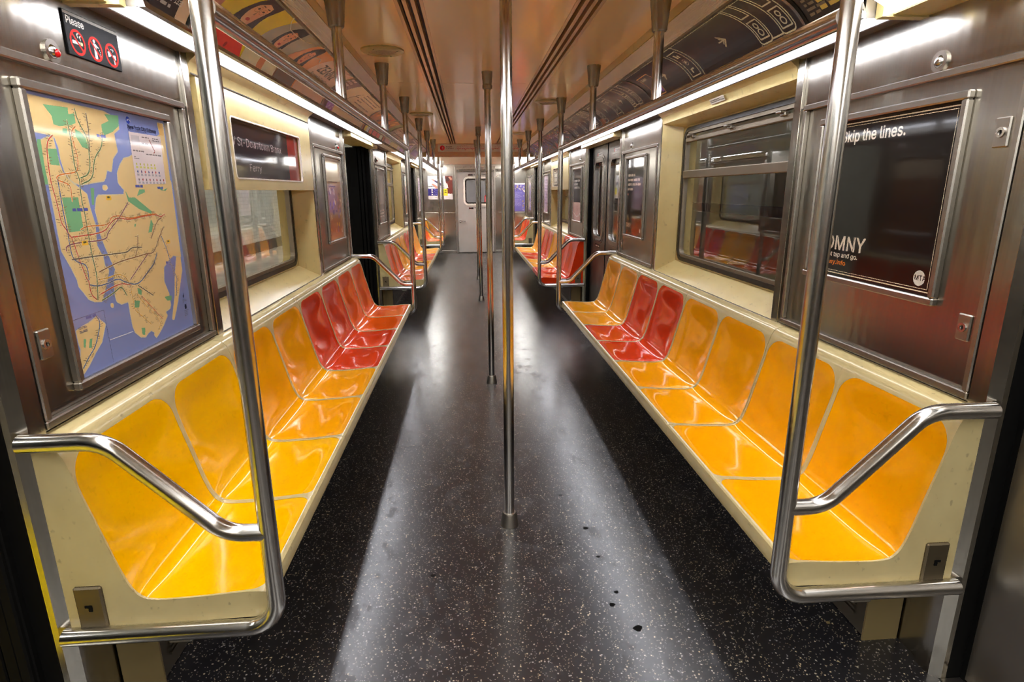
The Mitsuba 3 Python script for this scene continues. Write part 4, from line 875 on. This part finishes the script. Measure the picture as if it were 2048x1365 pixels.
sh.text('STATEN', 0.030 - MW / 2, 0.122, 0.006, (70, 70, 110), lv=8, bold=True); sh.text('ISLAND', 0.032 - MW / 2, 0.112, 0.006, (70, 70, 110), lv=8, bold=True)
sh.poly([(0.575 - MW / 2, 0.112), (0.585 - MW / 2, 0.122), (0.580 - MW / 2, 0.104)], (30, 34, 60), 8); sh.rect(0.578 - MW / 2, 0.066, 0.590 - MW / 2, 0.082, (40, 44, 70), 8); sh.small_text(0.570 - MW / 2, 0.040, 0.60 - MW / 2, 0.062, (110, 116, 150), 4, 8); sh.small_text(0.570 - MW / 2, 0.086, 0.60 - MW / 2, 0.100, (110, 116, 150), 3, 8)
for u, v in ((253, 443), (118, 332), (535, 300)): sh.rect(u / 1000 - MW / 2 - 0.012, v / 1000 - 0.006, u / 1000 - MW / 2 + 0.012, v / 1000 + 0.006, (224, 178, 60), 7); sh.small_text(u / 1000 - MW / 2 - 0.006, v / 1000 - 0.004, u / 1000 - MW / 2 + 0.006, v / 1000 + 0.004, (80, 80, 60), 1, 8)
framed('subway_map', -1, MY0, MY1, MZ0, MZ1, sh, 'framed city subway map with blue water and beige land on the near left wall', 'map')

# black fare poster opposite the map
py0, py1, pz0, pz1 = 1.487, 2.078, 1.040, 1.552; pw, ph = py1 - py0, pz1 - pz0
U_ = lambda y: (py0 + py1) / 2 - y
sh = Sheet(); sh.rect(-pw / 2, 0, pw / 2, ph, (24, 20, 19), 0)
for i_, w_ in ((0.010, 0.0035), (0.018, 0.0018)): sh.outline([(-pw / 2 + i_, i_), (pw / 2 - i_, i_), (pw / 2 - i_, ph - i_), (-pw / 2 + i_, ph - i_)], w_, (226, 212, 190), 1)
sh.fit_text('Skip the lines.', U_(1.978), U_(1.684), ph - 0.067, 0.034, (232, 226, 216))
sh.fit_text('OMNY', U_(1.995), U_(1.786), 0.090, 0.046, (226, 214, 196))
for dx in (0.006, 0.050, 0.0645, 0.108, 0.118, 0.152): sh.line([(U_(1.995) + dx, 0.089), (U_(1.995) + dx, 0.137)], 0.0022, (24, 20, 19), 4)
sh.fit_text('Just tap and go.', U_(1.998), U_(1.815), 0.066, 0.0155, (220, 212, 200)); sh.fit_text('omny.info', U_(1.998), U_(1.872), 0.040, 0.0145, (226, 120, 24))
sh.disc(U_(1.540), 0.046, 0.022, (228, 224, 216), 2); sh.text('MTA', U_(1.5575), 0.040, 0.014, (24, 20, 19), lv=3, bold=True, slant=-0.12)
framed('framed_poster', 1, py0, py1, pz0, pz1, sh, 'black poster reading Skip the lines in a steel frame on the near right wall', 'poster')

# smaller framed cards beside the doors
def card_sheet(kind, w, h):
    sh = Sheet()
    if kind == 'brown':
        sh.rect(-w / 2, 0, w / 2, h, (168, 124, 88), 0); sh.rect(-w / 2, h * 0.72, w / 2, h, (206, 190, 160), 1); rg = random.Random(21)
        for k in range(40): sh.ell(rg.uniform(-w * 0.4, w * 0.4), rg.uniform(h * 0.08, h * 0.62), rg.uniform(0.01, 0.03), rg.uniform(0.006, 0.02), rg.uniform(0, 180), rg.choice([(216, 180, 80), (150, 120, 150), (200, 140, 110), (120, 80, 60), (226, 206, 170)]), 2 + k % 3)
        sh.small_text(-w * 0.3, h * 0.64, w * 0.3, h * 0.72, (110, 80, 70), 3, 6)
    elif kind == 'dark':
        sh.rect(-w / 2, 0, w / 2, h, (34, 29, 27), 0); sh.small_text(-w * 0.4, h * 0.56, w * 0.3, h * 0.80, (200, 182, 160), 4, 1, 0.5); sh.small_text(-w * 0.4, h * 0.50, w * 0.1, h * 0.55, (196, 120, 100), 1, 1); sh.text('OMNY', -w * 0.42, h * 0.10, 0.034, (200, 186, 166), bold=True); sh.disc(w * 0.36, h * 0.08, 0.016, (220, 214, 204), 2)
    elif kind == 'pink':
        sh.rect(-w / 2, 0, w / 2, h, (46, 40, 40), 0); sh.rect(-w / 2, 0, w / 2, h * 0.36, (206, 160, 158), 1); sh.small_text(-w * 0.4, h * 0.60, w * 0.35, h * 0.80, (206, 198, 190), 3, 1, 0.6); sh.line([(-w * 0.45, h * 0.16), (-w * 0.1, h * 0.08), (w * 0.2, h * 0.1), (w * 0.45, h * 0.18)], 0.012, (235, 225, 225), 2); sh.ring(0, h * 0.24, 0.03, 0.006, (170, 90, 90), 2)
    elif kind == 'violet':
        sh.rect(-w / 2, 0, w / 2, h, (190, 170, 190), 0); sh.small_text(-w * 0.4, h * 0.2, w * 0.4, h * 0.9, (130, 110, 140), 9, 1)
    elif kind == 'grey':
        sh.rect(-w / 2, 0, w / 2, h, (112, 104, 100), 0); sh.small_text(-w * 0.35, h * 0.08, w * 0.3, h * 0.25, (190, 180, 176), 3, 1); sh.rect(-w * 0.4, h * 0.35, w * 0.4, h * 0.9, (136, 128, 122), 1)
    return sh
def panel_card(s, y0, y1, z0, z1, kind, label):
    framed('framed_poster', s, y0, y1, z0, z1, card_sheet(kind, y1 - y0, z1 - z0), label, 'poster', w=0.018)
panel_card(-1, 4.22, 4.72, 0.99, 1.57, 'brown', 'brown poster in a steel frame beside the open middle left doorway')
panel_card(1, 4.22, 4.72, 0.99, 1.57, 'dark', 'dark poster in a steel frame beside the closed middle right doors')
panel_card(-1, 6.60, 7.12, 0.99, 1.57, 'grey', 'grey poster in a steel frame past the open middle left doorway')
panel_card(1, 6.60, 7.12, 0.99, 1.57, 'pink', 'dark and pink poster in a steel frame past the closed right doors')
panel_card(-1, 9.35, 9.85, 0.99, 1.57, 'brown', 'framed poster at the far end of the left middle bench')
panel_card(1, 9.35, 9.85, 0.99, 1.57, 'violet', 'pale violet poster in a steel frame by the far right doorway')
panel_card(-1, 11.85, 12.45, 0.95, 1.60, 'violet', 'framed poster above the short left bench')
panel_card(1, 11.85, 12.45, 0.95, 1.60, 'grey', 'grey framed poster above the short right bench')

# posters on the far end wall
t = thing('wall_poster', 'poster with reaching arms and violet and yellow blocks, left of the storm door', 'poster')
sh = Sheet(); w, h = 0.53, 0.49
sh.rect(0, 0, w, h, (226, 222, 222), 0); sh.rect(0, 0.21, 0.40, h, (212, 220, 226), 1)
sh.poly([(0.05, 0.45), (0.16, 0.40), (0.17, 0.37), (0.12, 0.385)], (206, 140, 120), 2); sh.poly([(0.14, 0.41), (0.30, 0.33), (0.30, 0.28), (0.15, 0.37)], (62, 50, 84), 3)
sh.poly([(0.08, 0.32), (0.18, 0.22), (0.22, 0.26), (0.11, 0.335)], (206, 140, 120), 2); sh.line([(0.0, 0.265), (0.14, 0.285)], 0.010, (60, 54, 54), 2)
sh.poly([(0.37, h), (0.53, h), (0.53, 0.12), (0.42, 0.12)], (112, 50, 42), 2); sh.ell(0.42, 0.42, 0.04, 0.05, 0, (70, 36, 34), 3); sh.poly([(0.44, 0.46), (0.50, 0.40), (0.53, 0.42), (0.48, 0.48)], (214, 160, 136), 4); sh.poly([(0.36, 0.36), (0.42, 0.33), (0.44, 0.24), (0.36, 0.24)], (226, 220, 216), 4)
sh.rect(0.0, 0.08, 0.24, 0.225, (48, 40, 120), 5)
for v in (0.095, 0.14, 0.185): sh.rect(0.07, v, 0.105, v + 0.026, (228, 222, 206), 6); sh.small_text(0.13, v, 0.23, v + 0.026, (130, 130, 196), 2, 6)
sh.rect(0.28, 0.08, 0.42, 0.225, (240, 214, 50), 5); sh.small_text(0.30, 0.12, 0.40, 0.19, (110, 100, 30), 2, 6); sh.small_text(0.15, 0.03, 0.30, 0.045, (130, 126, 130), 1, 6)
for v in (0.24, 0.265, 0.285): sh.small_text(0.21, v, 0.36, v + 0.015, (60, 58, 60), 1, 6, 0.5)
printed('print', sh, flat_y(END - 0.003, -1.0, 1.163), (0, -1, 0), PRINT, t)
t = thing('wall_poster', 'lavender poster with a floral top on the far end wall right of the storm door', 'poster')
sh = Sheet(); w, h = 0.40, 0.60; sh.rect(0, 0, w, h, (108, 100, 176), 0); sh.rect(0, h - 0.035, w, h, (236, 234, 236), 1); rg = random.Random(9)
for k in range(60):
    e = rg.random(); u, v = (rg.uniform(0, w), rg.uniform(h * 0.74, h - 0.05)) if e < 0.6 else (rg.choice([rg.uniform(0, 0.05), rg.uniform(w - 0.05, w)]), rg.uniform(0.02, h * 0.75))
    sh.ell(u, v, rg.uniform(0.008, 0.024), rg.uniform(0.005, 0.012), rg.uniform(0, 180), rg.choice([(226, 216, 196), (206, 170, 70), (66, 62, 96), (240, 236, 230)]), 2 + k % 3)
sh.small_text(0.07, 0.10, w - 0.07, h * 0.70, (176, 172, 216), 13, 3, 0.4); sh.text('Safety', 0.09, h * 0.715, 0.02, (230, 228, 240), lv=6) if False else None
printed('print', sh, flat_y(END - 0.003, 0.70, 0.90), (0, -1, 0), PRINT, t)
t = thing('number_plate', 'white car number plate reading 2396 beside the storm door', 'sign')
obj('plate', bx(0.46, 0.62, END - 0.008, END, 1.625, 1.685, 0.002), WHITE, t)
sh = Sheet(); sh.text('2396', 0.012, 0.010, 0.040, (20, 20, 20), bold=True, wide=1.15); printed('print', sh, flat_y(END - 0.0085, 0.462, 1.625), (0, -1, 0), PRINT, t)
t = thing('emergency_box', 'small dark intercom box above the number plate by the storm door', 'box')
obj('case', bx(0.475, 0.60, END - 0.05, END, 1.74, 1.80, 0.005), DARKMETAL, t); obj('button', bx(0.50, 0.52, END - 0.056, END - 0.05, 1.76, 1.78, 0.003), BLACK, t); obj('tag', bx(0.60, 0.63, END - 0.012, END, 1.70, 1.80, 0.002), YELLOWPAINT, t)

# route strip across the far bulkhead
t = thing('route_strip', 'white route strip map with a red 1 disc across the far bulkhead', 'sign')
obj('panel', bx(-0.60, 0.72, HEAD1 - 0.012, HEAD1 - 0.001, 1.938, 2.052, 0.003), WHITE, t)
sh = Sheet(1.4); sh.rect(0, 0, 1.30, 0.11, (222, 206, 204), 0); sh.disc(0.06, 0.055, 0.038, (190, 24, 46), 1); sh.text('1', 0.048, 0.036, 0.038, (236, 228, 226), lv=2, bold=True)
sh.small_text(0.12, 0.06, 0.21, 0.078, (120, 100, 104), 1, 2); sh.small_text(0.12, 0.035, 0.25, 0.052, (150, 130, 132), 1, 2)
sh.rect(0.27, 0.040, 1.27, 0.048, (180, 30, 54), 1)
for i in range(36):
    u = 0.285 + i * 0.0275; sh.disc(u, 0.044, 0.0045, (235, 225, 224), 2); sh.line([(u, 0.056), (u + 0.022, 0.086 + 0.010 * (i % 3))], 0.005, (190, 120, 128), 2)
    if i % 4 == 1: sh.rect(u - 0.006, 0.022, u + 0.006, 0.034, (170, 90, 70), 2)
printed('print', sh, flat_y(HEAD1 - 0.0125, -0.59, 1.940), (0, -1, 0), PRINT, t)

# small fittings on the wall panels
t = thing('please_sign', 'black sign reading Please with three red prohibition circles on the near left wall', 'sign')
obj('plate', side(bx(1.131, 1.1355, 1.652, 1.884, 1.672, 1.776, 0.001), -1), BLACK, t)
sh = Sheet(); sw, shh = 0.228, 0.100
sh.rect(-sw / 2, 0, sw / 2, shh, (20, 20, 20), 0); sh.rect(-sw / 2, shh - 0.007, sw / 2, shh, (150, 146, 140), 1)
sh.text('Please', -sw / 2 + 0.006, 0.072, 0.0175, (232, 230, 224), bold=True, wide=0.94)
for i in range(3):
    c = -sw / 2 + 0.041 + i * 0.073
    sh.ring(c, 0.033, 0.0275, 0.0062, (226, 28, 16), 5, 8); sh.line([(c - 0.019, 0.052), (c + 0.019, 0.014)], 0.0055, (226, 28, 16), 4)
    if i == 0:
        sh.rect(c - 0.021, 0.028, c + 0.008, 0.036, (232, 230, 224), 3); sh.rect(c + 0.010, 0.028, c + 0.020, 0.036, (206, 200, 150), 3); sh.line([(c + 0.004, 0.044), (c + 0.000, 0.052), (c + 0.008, 0.056)], 0.003, (220, 216, 206), 3); sh.line([(c + 0.014, 0.040), (c + 0.010, 0.048), (c + 0.016, 0.051)], 0.003, (220, 216, 206), 3)
    elif i == 1:
        sh.disc(c - 0.002, 0.052, 0.0048, (232, 230, 224), 3); sh.poly([(c - 0.009, 0.046), (c + 0.006, 0.046), (c + 0.004, 0.030), (c + 0.005, 0.008), (c - 0.007, 0.008), (c - 0.006, 0.030)], (232, 230, 224), 3); sh.line([(c + 0.002, 0.044), (c + 0.014, 0.038)], 0.0035, (232, 230, 224), 3)
        for a, b in ((0.016, 0.032), (0.018, 0.027), (0.0165, 0.022), (0.019, 0.018)): sh.rect(c + a, b, c + a + 0.003, b + 0.003, (232, 230, 224), 3)
    else:
        sh.poly([(c - 0.019, 0.040), (c - 0.008, 0.042), (c - 0.004, 0.030), (c - 0.016, 0.026)], (232, 230, 224), 3); sh.poly([(c + 0.004, 0.034), (c + 0.018, 0.036), (c + 0.018, 0.024), (c + 0.006, 0.022)], (232, 230, 224), 3); sh.line([(c - 0.004, 0.034), (c + 0.006, 0.030), (c + 0.010, 0.010)], 0.004, (232, 230, 224), 3); sh.line([(c - 0.004, 0.048), (c + 0.010, 0.048), (c + 0.006, 0.042)], 0.003, (150, 150, 150), 3)
printed('print', sh, on_wall(-1, 1.1305, (1.652 + 1.884) / 2, 1.674), (1, 0, 0), PRINTMATT, t)
def dome(x, y, z, r, s, d):     # a little dome facing the aisle
    prof = [(r * math.cos(a), r * 0.75 * math.sin(a)) for a in np.linspace(0, math.pi / 2, 7)]
    m = lathe(prof, 0, 0, 20); v = np.asarray(m.vertices).copy()
    return side(trimesh.Trimesh(np.stack([x - v[:, 2], y + v[:, 0], z + v[:, 1]], 1), m.faces, process=False), s)
def ring_x(x, y, z, r0, r1, s, d=0.006):
    g = Point(y, z).buffer(r1, quad_segs=8).difference(Point(y, z).buffer(r0, quad_segs=8)); return side(ext_x(g, x - d, x), s)
for s, y, red, w in ((-1, 1.590, True, 'near left wall beside the Please sign'), (1, 1.600, False, 'near right wall above the black poster'), (-1, 4.70, True, 'left wall before the middle doorway'), (1, 4.62, False, 'right wall before the middle doors'), (-1, 6.66, True, 'left wall past the middle doorway'), (1, 6.72, False, 'right wall past the middle doors')):
    t = thing('indicator_lamp', f'{"red" if red else "clear"} indicator dome on the {w}', 'indicator')
    obj('bezel', ring_x(XW, y, 1.664, 0.016, 0.027, s), TRIM, t)
    obj('dome', dome(XW - 0.001, y, 1.664, 0.017, s, 0), CHROME, t, smooth=40)
    if red: obj('lens', dome(XW - 0.011, y + 0.004, 1.661, 0.010, s, 0), REDLENS, t, smooth=40)
for s, y, z, w in ((1, 1.366, 1.462, 'upper lock plate on the steel panel by the near right door post'), (1, 1.366, 0.983, 'lower lock plate right of the black poster'), (-1, 1.368, 0.995, 'lock plate on the steel panel left of the map'), (1, 4.80, 0.90, 'lock plate below the dark poster by the right doors'), (-1, 4.80, 1.40, 'lock plate beside the brown poster by the left doorway')):
    t = thing('lock_plate', w, 'lock')
    obj('plate', side(bx(1.1295, 1.136, y - 0.021, y + 0.021, z - 0.035, z + 0.035, 0.003), s), TRIM, t)
    obj('lock_ring', ring_x(1.130, y, z, 0.006, 0.012, s, 0.004), CHROME, t)
    obj('keyhole', side(bx(1.1285, 1.1296, y - 0.003, y + 0.003, z - 0.008, z + 0.008), s), BLACK, t)
t = thing('notice_label', 'small grey notice plate on the cream header over the near right window', 'label')
sh = Sheet(); sh.rect(-0.085, 0, 0.085, 0.026, (150, 142, 128), 0); sh.rect(-0.085, 0.020, 0.085, 0.026, (214, 208, 196), 1); sh.small_text(-0.075, 0.003, 0.075, 0.018, (70, 66, 60), 2, 1)
def lab_fn(q, l):
    a, b = np.array([1.1255, 1.760]), np.array([1.1135, 1.784]); k = q[:, 1] / 0.026
    return np.stack([a[0] + (b[0] - a[0]) * k - 0.006 - l, 3.015 - q[:, 0], a[1] + (b[1] - a[1]) * k - 0.002 - l * 0.5], 1)
printed('print', sh, lab_fn, (-1, 0, -0.4), PRINT, t)
# paper scrap and spots on the floor
t = thing('paper_crumb', 'tiny pale crumb of litter on the dark floor under the near right bench', 'litter'); obj('crumb', bx(0.956, 0.966, 1.458, 1.466, 0.0, 0.005, 0.001), HEATEND, t)
rg = random.Random(17)
for k, (x, y, r_) in enumerate(((0.355, 1.49, 0.012), (0.30, 1.60, 0.008), (0.33, 1.66, 0.007), (0.30, 2.05, 0.009), (0.24, 2.32, 0.007), (0.31, 1.86, 0.006), (-0.30, 1.80, 0.008), (0.18, 1.95, 0.006))):
    a = np.linspace(0, 2 * math.pi, 11)[:-1]; g = Polygon([(x + r_ * rg.uniform(0.7, 1.2) * math.cos(q) * 1.3, y + r_ * rg.uniform(0.7, 1.2) * math.sin(q)) for q in a])
    t = thing('gum_spot', f'flattened dark gum spot on the aisle floor, {("largest, right of centre near the camera", "just left of the largest spot", "small one beyond the largest spot", "by the right light band", "farther up the right light band", "between the right band spots", "left of the nearest pole", "small one right of the nearest pole")[k]}', 'gum spot', 'gum spots on the floor')
    obj('spot', ext_z(g, 0.0, 0.0012), BLACK, t)

# ================================================================ outside: platform on the left, track wall on the right
PL = struct('platform', 'station platform beyond the left doorways')
obj('slab', bx(-7.0, -1.42, -4, 30, -0.25, -0.015), CONCRETE, PL)
obj('warning_strip', bx(-2.05, -1.42, -4, 30, -0.014, -0.006), YELLOWPAINT, PL, label='yellow warning strip along the platform edge')
nb = [lathe([(0.0, 0.0), (0.010, 0.0), (0.016, -0.0055)], -1.47 - 0.06 * i, -0.5 + 0.06 * j, 6) for i in range(9) for j in range(60)]
obj('warning_dome', cat(*nb), YELLOWPAINT, PL, kind='stuff')
SW_ = struct('wall_station', 'tiled station wall behind the platform')
obj('tiles', bx(-5.2, -5.05, -4, 30, -0.01, 3.2), TILE, SW_); obj('base', bx(-5.06, -5.02, -4, 30, -0.012, 0.22), DARKMETAL, SW_, label='dark skirting of the station wall'); obj('end_tiles', bx(-5.1, -1.3, 22, 22.2, -0.01, 3.2), TILE, SW_); obj('end_base', bx(-5.1, -1.3, 21.97, 22.0, -0.012, 0.5), DARKMETAL, SW_)
SC = struct('ceiling_station', 'station ceiling'); obj('slab', bx(-5.2, 4.2, -4, 30, 3.2, 3.4), TILE, SC)
for k, y in enumerate((0.5, 4.5, 8.5, 12.5, 16.5, 20.3)):
    L = thing('platform_light', f'strip lamp over the platform outside the left doors, {("nearest", "second", "third", "fourth", "fifth", "farthest")[k]} of the row', 'ceiling light', 'platform lamps')
    obj('lens', bx(-3.55, -3.35, y - 1.4, y + 1.4, 3.02, 3.05), WHITE, L, emit=LAMP_PLATFORM); obj('housing', bx(-3.58, -3.32, y - 1.45, y + 1.45, 3.055, 3.2), GREYTRIM, L)
TW = struct('wall_track', 'grey track wall outside the right windows')
obj('wall', bx(3.6, 3.8, -4, 30, -1.2, 3.2), TUNNEL, TW); obj('stripe', bx(3.58, 3.6, -4, 30, 1.0, 1.13), STRIPE, TW, label='dark stripe along the track wall'); obj('track_bed', bx(1.6, 3.6, -4, 30, -1.25, -1.2), DARK, TW)
for k, y in enumerate((2.0, 6.0, 10.0)):
    L = thing('tunnel_light', f'lamp high on the track wall outside the right windows, {("nearest", "middle", "farthest")[k]} of the row', 'light', 'track wall lamps')
    obj('lens', bx(3.42, 3.5, y - 0.6, y + 0.6, 2.7, 2.75), WHITE, L, emit=LAMP_TUNNEL); obj('housing', bx(3.4, 3.6, y - 0.62, y + 0.62, 2.755, 2.82), GREYTRIM, L)
